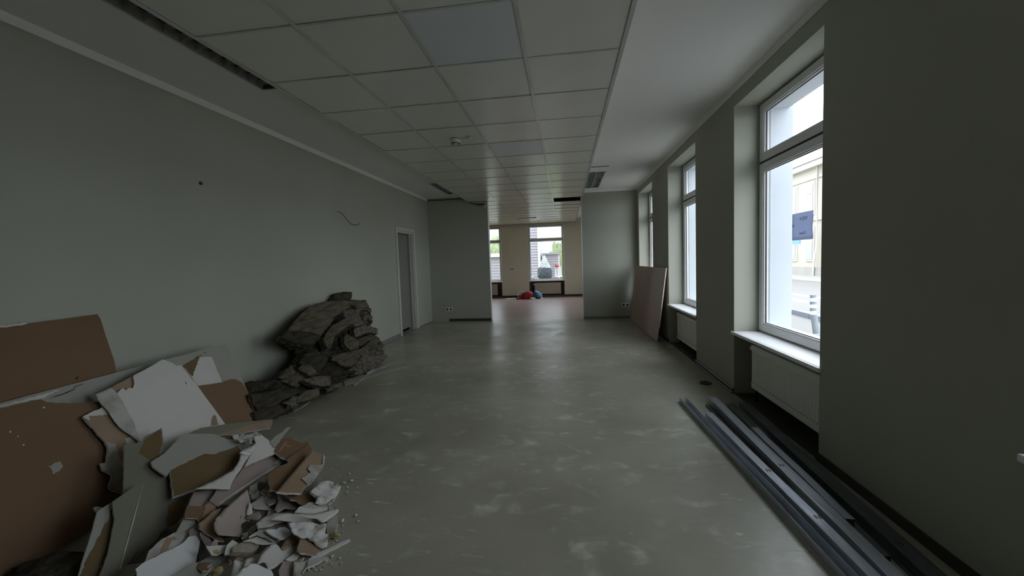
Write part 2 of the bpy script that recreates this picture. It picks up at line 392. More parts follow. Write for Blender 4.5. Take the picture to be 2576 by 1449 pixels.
# suspended ceiling: every tile its own piece, lying in a metal grid
susp = thing('ceiling', (0, 0, ZG), kind='structure')
tile_me = {}
def tile_mesh(m):
    if m.name not in tile_me:
        h = T / 2 - 0.004
        b = MB().box(-h, h, -h, h, 0, 0.016)
        o = b.build('tile', m, origin=False)
        tile_me[m.name] = o.data
        bpy.data.objects.remove(o, do_unlink=True)
    return tile_me[m.name]
NR0, NR1 = -6, 20
for j in range(NR0, NR1):
    for i in range(-3, 4):
        if i < 0 and j < 11: continue
        if (i, j) == (3, 11): continue                      # the missing tile
        m = TILE
        if (i, j) in ((2, 0), (2, 4)): m = TILENEW
        if (i, j) == (2, 8): m = TILEBRIGHT
        o = bpy.data.objects.new('tile', tile_mesh(m)); COL.objects.link(o); o.parent = susp
        o.location = (GX + (i + 0.5) * T, GY + (j + 0.5) * T, 0.003)
        o.rotation_euler = (RNG.uniform(-1, 1) * 0.003, RNG.uniform(-1, 1) * 0.003, 0)
        if i == 3 and j in (12, 13): o.rotation_euler = (0.012, 0.004, 0)
        if (i, j) == (1, 17): o.location.z = -0.012; o.rotation_euler = (0.02, 0.01, 0.01)
y0, y1 = GY + NR0 * T, YF
for i in range(-3, 5):
    ya = y0 if i >= 0 else YB + 0.12
    if i in (0, 4): continue
    b = MB(); x = GX + i * T
    b.box(x - 0.011, x + 0.011, ya, y1, ZG - 0.003, ZG); b.box(x - 0.002, x + 0.002, ya, y1, ZG, ZG + 0.03)
    b.build('runner', RUNNER, susp)
for j in range(NR0, NR1 + 1):
    y = GY + j * T
    xa = GX if j < 11 else GX - 3 * T
    b = MB(); b.box(xa, GXR, y - 0.008, y + 0.008, ZG - 0.0015, ZG + 0.001); b.build('cross_runner', RUNNER, susp)
b = MB(); b.box(GX - 0.02, GX + 0.004, y0, YB, ZG - 0.004, ZG); b.box(GX - 0.02, GX - 0.012, y0, YB, ZG, ZC + 0.2)
b.build('edge_trim', RUNNER, susp)
b = MB(); b.box(GXR - 0.004, GXR + 0.022, y0, YF, ZG - 0.004, ZG); b.box(GXR + 0.012, GXR + 0.022, y0, YF, ZG, ZC + 0.2)
b.build('edge_trim', RUNNER, susp)

# coving, baseboards, corner beads
cv = [(0, 0, 0), (0.028, 0, 0), (0.022, 0, -0.018), (0.006, 0, -0.045), (0, 0, -0.045)]
MB().extrude(cv, (XL, YN, ZC), (XL, YB, ZC))  .build('trim_1', PLASTER, kind='structure')
MB().extrude([(-x, y, z) for x, y, z in cv], (XR, YN, ZC), (XR, YB, ZC)).build('trim_2', PLASTER, kind='structure')
MB().extrude([(y, -x, z) for x, y, z in cv], (GXR + 0.03, YB, ZC), (XR, YB, ZC)).build('trim_3', PLASTER, kind='structure')
def bead(n, x, dx):
    b = MB(); b.box(x - 0.006 + dx, x + 0.006 + dx, YB - 0.004, YB + 0.124, 0.0, 2.57)
    b.build('trim_%d' % n, WHITE, kind='structure')
bead(4, XO0, 0.004); bead(5, XO1, -0.004)
b = MB(); b.box(XL, XL + 0.015, YN, DY0 - 0.07, 0, 0.055); b.box(XL, XL + 0.015, DY1 + 0.07, YB, 0, 0.02)
b.build('baseboard_left', BASEB, kind='structure')
MB().box(-2.56, XO0, YB - 0.016, YB, 0, 0.055).build('baseboard_back_left', BASEDARK, kind='structure')
MB().box(XO1, XR, YB - 0.016, YB, 0, 0.055).build('baseboard_back_right', BASEB, kind='structure')
b = MB()
for i in range(0, len(edges), 2):
    b.box(XR - 0.016, XR, edges[i], min(edges[i + 1], YB if edges[i] < YB else 20), 0.0, 0.018)
    b.box(XR - 0.010, XR, edges[i], min(edges[i + 1], YB if edges[i] < YB else 20), 0.018, 0.048)
b.build('baseboard_right', BASEDARK, kind='structure')
b = MB()
for i in (2,):
    b.box(XR - 0.018, XR - 0.010, edges[4], edges[5], 0.044, 0.052); b.box(XR - 0.022, XR - 0.016, edges[4], edges[5], 0.012, 0.020)
b.build('trim_6', RUNNER, kind='structure')
b = MB()
for i in (0, 2, 4): b.box(fx[i], fx[i + 1], YF - 0.015, YF, 0, 0.07)
b.build('baseboard_far', BASEDARK, kind='structure')
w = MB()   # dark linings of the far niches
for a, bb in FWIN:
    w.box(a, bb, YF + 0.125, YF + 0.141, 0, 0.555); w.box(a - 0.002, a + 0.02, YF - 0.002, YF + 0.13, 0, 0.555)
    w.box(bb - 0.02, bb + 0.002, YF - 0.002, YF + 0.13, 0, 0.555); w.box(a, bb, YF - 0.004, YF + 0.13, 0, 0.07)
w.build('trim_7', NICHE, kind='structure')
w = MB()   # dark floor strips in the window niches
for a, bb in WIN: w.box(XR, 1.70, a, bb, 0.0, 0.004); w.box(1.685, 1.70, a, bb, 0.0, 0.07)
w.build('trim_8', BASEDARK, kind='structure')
MB().box(XO1 - 0.012, XO1 - 0.004, YB + 0.02, YB + 0.10, 1.98, 2.55).build('trim_9', BASEB, kind='structure')

# doorway casing
d = thing('door_1', (XL, (DY0 + DY1) / 2, 0), kind='structure')
for ya, yb in ((DY0 - 0.07, DY0), (DY1, DY1 + 0.07)):
    MB().box(XL - 0.002, XL + 0.02, ya, yb, 0, DZ + 0.07).build('casing', CASING, d, bevel=0.004)
MB().box(XL - 0.002, XL + 0.02, DY0, DY1, DZ, DZ + 0.07).build('casing', CASING, d, bevel=0.004)
for ya, yb in ((DY0, DY0 + 0.03), (DY1 - 0.03, DY1)):
    MB().box(XL - 0.15, XL, ya, yb, 0, DZ).build('jamb', CASING, d, bevel=0.002)
MB().box(XL - 0.15, XL, DY0 + 0.03, DY1 - 0.03, DZ - 0.03, DZ).build('jamb', CASING, d)
MB().box(XL - 0.07, XL - 0.045, DY1 - 0.045, DY1 - 0.03, 0, DZ - 0.03).build('door_stop', RUNNER, d)
MB().box(XL - 0.135, XL - 0.10, DY0 + 0.034, DY1 - 0.034, 0.055, DZ - 0.034).build('door_leaf', DOORM, d, bevel=0.003)

# ------------------------------------------------------------------ windows
def make_window(n, fmap, u0, u1, z0, z1, zt, ts=0.062, tf=0.04):
    """fmap(u, d, z): along the wall, depth out of the room from the frame's inner face, height."""
    c = fmap((u0 + u1) / 2, 0, z0)
    wn = thing('window_%d' % n, c, kind='structure')
    def bxm(name, parts, m, parent, bevel=0.004):
        b = MB()
        for (ua, ub, da, db, za, zb) in parts:
            p, q = Vector(fmap(ua, da, za)), Vector(fmap(ub, db, zb))
            b.box(min(p.x, q.x), max(p.x, q.x), min(p.y, q.y), max(p.y, q.y), min(p.z, q.z), max(p.z, q.z))
        return b.build(name, m, parent, bevel=bevel)
    def ring(ua, ub, za, zb, t, da, db):
        return [(ua, ua + t, da, db, za, zb), (ub - t, ub, da, db, za, zb), (ua + t, ub - t, da, db, za, za + t), (ua + t, ub - t, da, db, zb - t, zb)]
    bxm('frame', ring(u0, u1, z0, z1, tf, 0.02, 0.075) + [(u0 + tf, u1 - tf, 0.02, 0.075, zt - tf / 2, zt + tf / 2)], SASH, wn)
    for nm, za, zb in (('sash_upper', zt + 0.008, z1 - 0.012), ('sash_lower', z0 + 0.012, zt - 0.008)):
        s = bxm('sash', ring(u0 + 0.012, u1 - 0.012, za, zb, ts, 0.0, 0.03), SASH, wn, 0.006)
        bxm('glazing_bead', ring(u0 + 0.012 + ts, u1 - 0.012 - ts, za + ts, zb - ts, 0.012, 0.008, 0.03), SASH, s, 0.003)
        bxm('gasket', ring(u0 + 0.024 + ts, u1 - 0.024 - ts, za + ts + 0.012, zb - ts - 0.012, 0.004, 0.018, 0.03), GASKET, s, 0)
        bxm('glass_pane', [(u0 + 0.008 + ts, u1 - 0.008 - ts, 0.034, 0.038, za + ts - 0.002, zb - ts + 0.002)], GLASS, s, 0)
    bxm('seal_gap', [(u0 + 0.012, u1 - 0.012, 0.008, 0.021, zt - 0.008, zt + 0.008)], GASKET, wn, 0)
    return wn, bxm
NW = 0
for k, (a, b_) in enumerate(WIN):
    NW += 1
    wn, bxm = make_window(NW, lambda u, dd, z: (1.685 + dd, u, z), a, b_, ZS, ZT, 2.03)
    bxm('sill', [(a - 0.028, b_ + 0.028, -0.222, -0.2, 0.541, 0.569), (a, b_, -0.2, 0.02, 0.541, 0.569)], SILL, wn, 0.006)
    bxm('outer_sill', [(a + 0.06, b_ - 0.06, 0.075, 0.27, 0.541, 0.57)], RUNNER, wn, 0)
for a, b_ in FWIN:
    NW += 1
    wn, bxm = make_window(NW, lambda u, dd, z: (u, YF + 0.07 + dd, z), a, b_, 0.575, 2.5, 2.0, 0.034, 0.03)
    bxm('sill', [(a - 0.01, b_ + 0.01, -0.1, 0.02, 0.555, 0.58)], SILL, wn, 0.004)
    bxm('reveal_trim', [(a - 0.02, a, -0.078, 0.0, 0.58, 2.52), (b_, b_ + 0.02, -0.078, 0.0, 0.58, 2.52), (a - 0.02, b_ + 0.02, -0.078, 0.0, 2.5, 2.52)], SASH, wn, 0.003)

# ------------------------------------------------------------------ radiators
def radiator(y0, y1, z0, z1, x0, label, m=RADM):
    r = thing('radiator', (x0 + 0.05, (y0 + y1) / 2, z0), label, 'radiator')
    b = MB(); n = int((y1 - y0) / 0.034); prof = []
    b.box(x0 + 0.006, x0 + 0.02, y0, y1, z0, z1)
    b.build('back_panel', m, r, bevel=0.004)
    b = MB()   # ribbed front face, ribs between flat bands at the top and bottom
    st = (y1 - y0 - 0.03) / n
    b.box(x0, x0 + 0.006, y0, y1, z1 - 0.045, z1); b.box(x0, x0 + 0.006, y0, y1, z0, z0 + 0.045)
    for i in range(n):
        ya = y0 + 0.015 + i * st
        b.add([(x0 + 0.006, ya, z0 + 0.045), (x0 + 0.0, ya + 0.3 * st, z0 + 0.055), (x0 + 0.0, ya + 0.7 * st, z0 + 0.055), (x0 + 0.006, ya + st, z0 + 0.045),
               (x0 + 0.006, ya, z1 - 0.045), (x0 + 0.0, ya + 0.3 * st, z1 - 0.055), (x0 + 0.0, ya + 0.7 * st, z1 - 0.055), (x0 + 0.006, ya + st, z1 - 0.045)],
              [(0, 1, 5, 4), (1, 2, 6, 5), (2, 3, 7, 6), (0, 3, 2, 1), (4, 5, 6, 7)])
    b.build('front_panel', m, r)
    b = MB()
    for i in range(0, n, 1): b.box(x0 - 0.001, x0 + 0.001, y0 + 0.015 + (i + 0.5) * st - 0.003, y0 + 0.015 + (i + 0.5) * st + 0.003, z0 + 0.048, z0 + 0.053)
    b.build('spot_welds', BASEDARK, r, kind='stuff')
    for ya in (y0 - 0.004, y1): MB().box(x0 + 0.006, x0 + 0.10, ya, ya + 0.004, z0 + 0.01, z1 - 0.005).build('side_panel', m, r)
    b = MB(); b.box(x0 + 0.02, x0 + 0.1, y0, y1, z1 - 0.012, z1 - 0.004); b.build('top_grille', m, r)
    b = MB(); b.box(x0 + 0.075, x0 + 0.09, y0, y1, z0, z1 - 0.02); b.build('rear_panel', m, r)
    yv = y1 + 0.05
    v = MB().tube([(x0 + 0.05, y1, z1 - 0.05), (x0 + 0.05, yv, z1 - 0.05)], 0.009).build('valve_stub', CHROME, r)
    MB().tube([(x0 + 0.05, yv - 0.01, z1 - 0.05), (x0 + 0.05, yv + 0.06, z1 - 0.05)], 0.019, 12).build('thermostat_head', PLASTIC, r)
    MB().tube([(x0 + 0.06, yv - 0.02, z1 - 0.06), (x0 + 0.06, yv - 0.02, 0.004)], 0.008).build('pipe', BLACKM, r)
    MB().tube([(x0 + 0.03, y1 + 0.002, z0 + 0.045), (x0 + 0.03, y1 + 0.022, z0 + 0.045), (x0 + 0.015, y1 + 0.03, z0 + 0.045)], 0.009).build('drain_valve', CHROME, r)
    MB().tube([(x0 + 0.05, y1, z0 + 0.05), (x0 + 0.05, y1 + 0.03, z0 + 0.05), (x0 + 0.05, y1 + 0.03, 0.004)], 0.008).build('pipe', BLACKM, r)
    for ya in (y0 + 0.12, y1 - 0.12):
        MB().box(x0 + 0.09, 1.70, ya - 0.015, ya + 0.015, z0 + 0.1, z0 + 0.14).build('bracket', BASEDARK, r)
    return r
radiator(2.645, 3.57, 0.14, 0.50, 1.52, 'white ribbed panel radiator under the nearest big window')
radiator(5.0, 5.965, 0.10, 0.47, 1.55, 'white panel radiator under the second window, beside the leaning board')
def far_radiator(xa, xb, label):
    r = thing('radiator', ((xa + xb) / 2, YF + 0.06, 0.1), label, 'radiator')
    MB().box(xa, xb, YF + 0.02, YF + 0.035, 0.10, 0.49).build('front_panel', RADFAR, r, bevel=0.004)
    MB().box(xa, xb, YF + 0.08, YF + 0.095, 0.10, 0.49).build('rear_panel', RADFAR, r)
    MB().box(xa, xb, YF + 0.035, YF + 0.08, 0.478, 0.486).build('top_grille', RADFAR, r)
    MB().tube([(xa - 0.05, YF + 0.05, 0.44), (xa, YF + 0.05, 0.44)], 0.02, 10).build('valve', PLASTIC, r)
    MB().tube([(xa - 0.02, YF + 0.06, 0.44), (xa - 0.02, YF + 0.06, 0.0)], 0.008).build('pipe', BLACKM, r)
    MB().tube([(xb - 0.1, YF + 0.07, 0.12), (xb - 0.1, YF + 0.07, 0.0)], 0.01).build('foot', BLACKM, r)
    MB().tube([(xa + 0.1, YF + 0.07, 0.12), (xa + 0.1, YF + 0.07, 0.0)], 0.01).build('foot', BLACKM, r)
far_radiator(-1.085, -0.165, 'beige panel radiator under the far window behind the red bag')
far_radiator(-3.35, -2.42, 'beige panel radiator under the partly hidden far window')

# ------------------------------------------------------------------ luminaires
def luminaire(x0, x1, ya, yb, z, label, nb, mblade, mtube, plate=None, tubes=2, dep=0.06, mrefl_glint=None):
    """Recessed louvre light: open tray, tubes, long reflectors and cross blades with a curved lower edge."""
    r = thing('louvre_luminaire', ((x0 + x1) / 2, (ya + yb) / 2, z), label, 'ceiling light')
    b = MB()
    for (p, q, s, t) in ((x0 - 0.008, x0 + 0.004, ya, yb), (x1 - 0.004, x1 + 0.008, ya, yb), (x0, x1, ya - 0.008, ya + 0.004), (x0, x1, yb - 0.004, yb + 0.008)):
        b.box(p, q, s, t, z - 0.004, z + 0.002)
    b.build('frame', RUNNER, r)
    b = MB(); b.box(x0, x1, ya, yb, z + dep + 0.03, z + dep + 0.034)
    for (p, q, s, t) in ((x0, x0 + 0.003, ya, yb), (x1 - 0.003, x1, ya, yb), (x0, x1, ya, ya + 0.003), (x0, x1, yb - 0.003, yb)): b.box(p, q, s, t, z, z + dep + 0.03)
    b.build('housing', LAMPDARK, r)
    if plate:
        MB().box(x0, x1, plate, ya - 0.009, z - 0.004, z - 0.001).build('blank_plate', PLASTER, r)
        MB().box(x0 + 0.005, x1 + 0.012, plate - 0.035, plate - 0.008, z - 0.004, z - 0.0005).build('end_slot', BLACKM, r)
    w_ = (x1 - x0) / tubes
    for k in range(tubes):
        xc = x0 + (k + 0.5) * w_
        MB().tube([(xc, ya + 0.02, z + dep + 0.005), (xc, yb - 0.02, z + dep + 0.005)], 0.013, 12).build('tube_lamp', mtube, r)
    for k in range(nb):
        y = ya + (k + 0.5) * (yb - ya) / nb
        for kk in range(tubes):
            b = MB()
            xa_, xb_ = x0 + kk * w_ + 0.004, x0 + (kk + 1) * w_ - 0.004
            pts = [(xa_, 0.0), (xa_ + 0.2 * w_, 0.010), ((xa_ + xb_) / 2, 0.014), (xb_ - 0.2 * w_, 0.010), (xb_, 0.0)]
            th_ = 0.006
            vs = [(x, y - 0.001, z + d_) for x, d_ in pts] + [(x, y - th_, z + dep - 0.012) for x, d_ in pts]
            vs += [(x, y + 0.001, z + d_) for x, d_ in pts] + [(x, y + th_, z + dep - 0.012) for x, d_ in pts]
            fs = [(i, i + 1, i + 6, i + 5) for i in range(4)] + [(10 + i, 15 + i, 16 + i, 11 + i) for i in range(4)]
            fs += [(i, 10 + i, 11 + i, i + 1) for i in range(4)] + [(5 + i, 6 + i, 16 + i, 15 + i) for i in range(4)]
            b.add(vs, fs); b.build('louvre_blade', mblade, r)
    for k in range(tubes + 1):
        x = min(max(x0 + k * w_, x0 + 0.005), x1 - 0.005)
        MB().extrude([(-0.001 if not mrefl_glint else -0.004, 0, 0), (0.001 if not mrefl_glint else 0.004, 0, 0), (0.005, 0, dep), (-0.005, 0, dep)], (x, ya, z), (x, yb, z)).build('reflector', mrefl_glint or mblade, r)
luminaire(*LUM_R[0], ZC, 'louvred twin tube ceiling light beside the window side of the tiled ceiling', 34, LOUVRE, TUBEM, plate=6.54, mrefl_glint=TUBEM)  # reflector strips coloured white to stand for window reflections
luminaire(*LUM_L[0], ZC, 'long dark louvred ceiling light above the left wall, nearest the camera', 13, LAMPGREY, LAMPGREY, tubes=2)
luminaire(*LUM_L[1], ZC, 'dark louvred ceiling light near the far left corner', 11, LAMPGREY, TUBEM, tubes=2)

# ------------------------------------------------------------------ small fittings
sd = thing('smoke_detector', (-1.11, 4.27, ZG - 0.052), 'round white smoke detector on a ceiling tile', 'detector')
MB().lathe([(0.0, 0.0), (0.032, 0.0), (0.042, 0.008), (0.05, 0.03), (0.05, 0.049), (0.0, 0.049)], (-1.11, 4.27, ZG - 0.052)).build('dome', PLASTIC, sd)
b = MB()
for k in range(10):
    a = 2 * math.pi * k / 10
    x, y = -1.11 + 0.037 * math.cos(a), 4.27 + 0.037 * math.sin(a)
    b.box(x - 0.007, x + 0.007, y - 0.007, y + 0.007, ZG - 0.0525, ZG - 0.045)
b.build('sensing_slots', BLACKM, sd)
arm = thing('alarm_indicator', (-0.99, 4.24, ZG - 0.02), 'small white remote indicator on a short conduit beside the smoke detector', 'indicator')
MB().tube([(-1.062, 4.262, ZG - 0.01), (-0.955, 4.235, ZG - 0.01)], 0.008).build('conduit', PLASTIC, arm)
MB().lathe([(0, -0.012), (0.011, -0.009), (0.015, 0.0), (0.015, 0.016), (0, 0.016)], (-0.945, 4.232, ZG - 0.017), 12).build('cap', PLASTIC, arm)

sc_ = thing('security_camera', (-1.66, YB, 2.475), 'small bullet security camera at the top of the partition end', 'camera')
MB().tube([(-1.668, YB, 2.478), (-1.668, YB - 0.03, 2.478)], 0.034, 16).build('base', PLASTIC, sc_)
MB().tube([(-1.668, YB - 0.03, 2.485), (-1.70, YB - 0.07, 2.508)], 0.012).build('arm', BLACKM, sc_)
cb = MB().tube([(-1.69, YB - 0.06, 2.512), (-1.80, YB - 0.15, 2.498)], 0.026, 14).build('housing', BLACKM, sc_)
MB().hexa([(-1.675, YB - 0.075, 2.535), (-1.81, YB - 0.175, 2.522), (-1.83, YB - 0.14, 2.522), (-1.70, YB - 0.035, 2.535),
           (-1.675, YB - 0.075, 2.542), (-1.81, YB - 0.175, 2.529), (-1.83, YB - 0.14, 2.529), (-1.70, YB - 0.035, 2.542)]).build('sun_shield', WHITE, cb)
MB().tube([(-2.95, YB - 0.012, 2.665), (-2.6, YB - 0.012, 2.652), (-2.2, YB - 0.012, 2.655), (-2.05, YB - 0.012, 2.60), (-1.93, YB - 0.012, 2.535), (-1.82, YB - 0.012, 2.515), (-1.70, YB - 0.012, 2.50)],
          0.008, 6).build('camera_cable', BLACKM, label='dark cable sagging along the top of the partition to the camera', cat='cable')

def outlet(x, z, n, label, y=YB, dx=0.08):
    r = thing('wall_socket', (x, y, z - 0.04), label, 'socket')
    MB().box(x - n * dx / 2, x + n * dx / 2, y - 0.011, y + 0.001, z - 0.041, z + 0.041).build('plate', PLASTIC, r, bevel=0.004)
    for k in range(n):
        xc = x + (k - (n - 1) / 2) * dx
        MB().tube([(xc, y - 0.0125, z), (xc, y - 0.004, z)], 0.024, 20).build('socket_well', BASEDARK, r)
        b = MB()
        for s in (-1, 1): b.tube([(xc + s * 0.0095, y - 0.0145, z), (xc + s * 0.0095, y - 0.010, z)], 0.004, 8)
        b.build('contact_holes', BLACKM, r)
outlet(-2.56, 0.265, 2, 'double white wall socket low on the dark left partition')
outlet(1.225, 0.285, 2, 'double wall socket on the right partition beside the leaning board')
outlet(-1.865, 1.01, 2, 'small double socket on the far beige wall between two windows', y=YF, dx=0.075)

hb = MB().lathe([(0.0, 0.0), (0.016, 0.0), (0.018, 0.004)], (0, 0, 0), 14)
hb.v = [Vector((XL + 0.0015 + v.z * 0.1, 3.036 + v.x * 1.1, 1.993 + v.y * 0.8)) for v in hb.v]
hb.build('wall_hole', BLACKM, label='small dark drilled hole high in the left wall', cat='hole')
MB().tube([(XL, 5.07, 1.999), (XL + 0.05, 5.08, 1.985), (XL + 0.06, 5.15, 1.93), (XL + 0.06, 5.24, 1.872), (XL + 0.06, 5.32, 1.852), (XL + 0.06, 5.42, 1.853), (XL + 0.06, 5.50, 1.866), (XL + 0.055, 5.53, 1.89)],
          0.004, 6).build('loose_wire', BLACKM, label='thin dark wire sticking out of the left wall', cat='wire')

dk = thing('floor_cap', (1.342, 4.14, 0), 'flat black round cap lying on the floor by the right wall', 'cap')
MB().lathe([(0.0, 0.0), (0.056, 0.0), (0.058, 0.004), (0.054, 0.01), (0.03, 0.012), (0.026, 0.008), (0.0, 0.008)], (1.342, 4.14, 0.0)).build('disc', BLACKM, dk)
MB().lathe([(0.0, 0.008), (0.012, 0.008), (0.012, 0.017), (0.0, 0.018)], (1.342, 4.14, 0.0), 12).build('knob', BLACKM, dk)

# notice taped inside the nearest big window
nt_ = thing('window_notice', (1.712, 3.22, 1.345), 'grey blue paper notice taped to the glass of the nearest window', 'notice')
xg = 1.7165
b = MB(); K = 6
pts = []
for i in range(K + 1):
    for j in range(K + 1):
        y = 3.352 - (3.352 - 3.088) * i / K; z = 1.345 + (1.543 - 1.345) * j / K
        pts.append((xg - 0.002 - 0.002 * math.sin(3.1 * i / K) * math.sin(2 * j / K) - (0.004 if (i == K and 1 < j < 4) else 0), y, z))
b.add(pts, [(i * (K + 1) + j, (i + 1) * (K + 1) + j, (i + 1) * (K + 1) + j + 1, i * (K + 1) + j + 1) for i in range(K) for j in range(K)], True)
po = b.build('sheet', NOTICE, nt_)
so = po.modifiers.new('thickness', 'SOLIDIFY'); so.thickness = 0.0006
def text_part(body, y, z, size, parent):
    cu = bpy.data.curves.new('t', 'FONT'); cu.body = body; cu.size = size; cu.extrude = 0.0002
    to = bpy.data.objects.new('t', cu); COL.objects.link(to)
    dg = bpy.context.evaluated_depsgraph_get()
    me = bpy.data.meshes.new_from_object(to.evaluated_get(dg))
    bpy.data.objects.remove(to, do_unlink=True)
    me.materials.clear(); me.materials.append(INK)
    o = bpy.data.objects.new('lettering', me); COL.objects.link(o); o.parent = parent
    R_ = Matrix(((0, 0, -1), (-1, 0, 0), (0, 1, 0))).to_4x4()
    R_.translation = Vector((xg - 0.0085, y, z)) - root_loc(parent)
    o.matrix_local = R_
text_part('4 .JOO', 3.24, 1.488, 0.032, nt_)
text_part('.\u0131\u0131lt', 3.345, 1.446, 0.028, nt_)
text_part('o\u0131ooO/', 3.245, 1.385, 0.028, nt_)

# ------------------------------------------------------------------ big board leaning at the third window
lb = thing('leaning_board', (1.38, 7.3, 0), 'large brown plasterboard sheet leaning under the third window', 'board')
A = [(1.316, 6.14, 0.012), (1.29, 8.5, 0.012), (1.428, 8.5, 1.098), (1.442, 6.10, 1.094)]
nrm = Vector((-1, 0, 0.115)).normalized()
vsb = [Vector(p) for p in A]
# chipped lower near corner
outl = [vsb[0] + Vector((0.0, 0.04, -0.006)), vsb[1], vsb[2], vsb[3], vsb[3].lerp(vsb[0], 0.80), vsb[3].lerp(vsb[0], 0.84) + Vector((0, 0.035, 0)), vsb[3].lerp(vsb[0], 0.95) + Vector((0, 0.03, 0))]
n_ = len(outl)
b = MB(); b.add(outl + [p - nrm * 0.0125 for p in outl], [tuple(range(n_)), tuple(range(n_, 2 * n_))[::-1]])
b.build('sheet', BOARDM, lb)
b = MB(); b.add([p for p in outl] + [p - nrm * 0.0125 for p in outl], [(i, (i + 1) % n_, n_ + (i + 1) % n_, n_ + i) for i in range(n_)])
b.build('gypsum_edge', GYPS, lb)

# ------------------------------------------------------------------ steel profiles on the floor by the right wall
def profile(A, B, wdt, h, m, label, up=False, lip=0.006, z0=0.0, z1=0.0, twist=0.0, nick=()):
    """U channel from A to B (x, y); up: open side upwards, else web on top."""
    A3, B3 = Vector((A[0], A[1], z0)), Vector((B[0], B[1], z1))
    dvec = (B3 - A3); ln = dvec.length; t = dvec.normalized(); s = Vector((t.y, -t.x, 0)).normalized(); u = Vector((0, 0, 1))
    r = thing('steel_profile', ((A3 + B3) / 2), label, 'metal profile', 'steel profiles on the floor')
    th = 0.0009
    def strip(name, a0, b0, a1, b1, mm=m):
        """sheet between local (side, up) points a and b along the whole length, with a light waviness"""
        b = MB(); K_ = 12; vs = []
        e = Vector((b0[0] - a0[0], b0[1] - a0[1]))
        nn = Vector((-e.y, e.x)).normalized() * th
        for i in range(K_ + 1):
            f = i / K_
            wv = 0.0022 * math.sin(f * 9 + a0[0] * 40) + twist * (f - 0.5)
            for (q, off) in ((a0, 0), (b0, 0), (b0, 1), (a0, 1)):
                sx, sz = q[0] + off * nn.x + wv, q[1] + off * nn.y
                vs.append(A3 + t * (ln * f) + s * sx + u * sz)
        fs = [(0, 1, 2, 3), tuple(4 * K_ + j for j in (3, 2, 1, 0))]
        for i in range(K_):
            o4 = 4 * i
            fs += [(o4 + j, o4 + (j + 1) % 4, o4 + 4 + (j + 1) % 4, o4 + 4 + j) for j in range(4)]
        b.add(vs, fs); return b.build(name, mm, r)
    zw = 0.001 if up else h
    zf = h if up else 0.001
    hw = wdt / 2
    web = strip('web', (-hw, zw), (hw, zw), None, None)
    for sg in (-1, 1):
        fl = strip('flange', (sg * hw, zw), (sg * hw, zf), None, None)
        if lip: strip('lip', (sg * hw, zf), (sg * (hw - lip), zf), None, None)
    for f, sd_ in nick:
        c = A3 + t * (ln * f) + s * (sd_ * hw) + u * (zw + (0.0016 if not up else 0.0016))
        bb = MB()
        for q in (-0.008, 0.008):
            p0 = c + s * q
            bb.hexa([p0 + s * a_ + t * b_ + u * c_ for c_ in (-0.0008, 0.0004) for a_, b_ in ((-0.003, -0.012), (0.003, -0.012), (0.003, 0.012), (-0.003, 0.012))])
        bb.build('punched_slot', BLACKM, web)
    return r
profile((0.970, 3.60), (1.048, 1.20), 0.047, 0.045, STEEL, 'pale steel channel lying open side up, outermost on the floor', up=True, lip=0.0, twist=0.012)
profile((1.066, 3.22), (1.115, 1.15), 0.048, 0.05, STEEL, 'bright flat topped steel stud second from the room side', nick=((0.42, -0.2), (0.62, -0.5)))
profile((1.214, 3.58), (1.172, 1.15), 0.060, 0.05, STEEL, 'bluish steel stud with punched slots, third from the room side', nick=((0.48, 0.1), (0.86, 0.2)))
profile((1.150, 3.50), (1.138, 2.25), 0.026, 0.020, STEELDULL, 'dark low steel track wedged beside the third stud', up=True, lip=0.0)
profile((1.274, 2.94), (1.240, 1.93), 0.042, 0.030, STEEL, 'short steel stud lying between the longer profiles', z0=0.022, z1=0.022)
profile((1.330, 3.50), (1.245, 1.74), 0.050, 0.022, STEELDULL, 'dull steel track with a square cut near end', lip=0.0)
profile((1.425, 3.47), (1.312, 1.15), 0.075, 0.040, STEELDULL, 'long dark steel stud nearest the wall and radiator', nick=((0.3, 0.0), (0.72, 0.1)))
profile((1.350, 2.90), (1.262, 1.15), 0.018, 0.015, STEELDULL, 'thin dark steel track under the stud nearest the wall', up=True, lip=0.0)

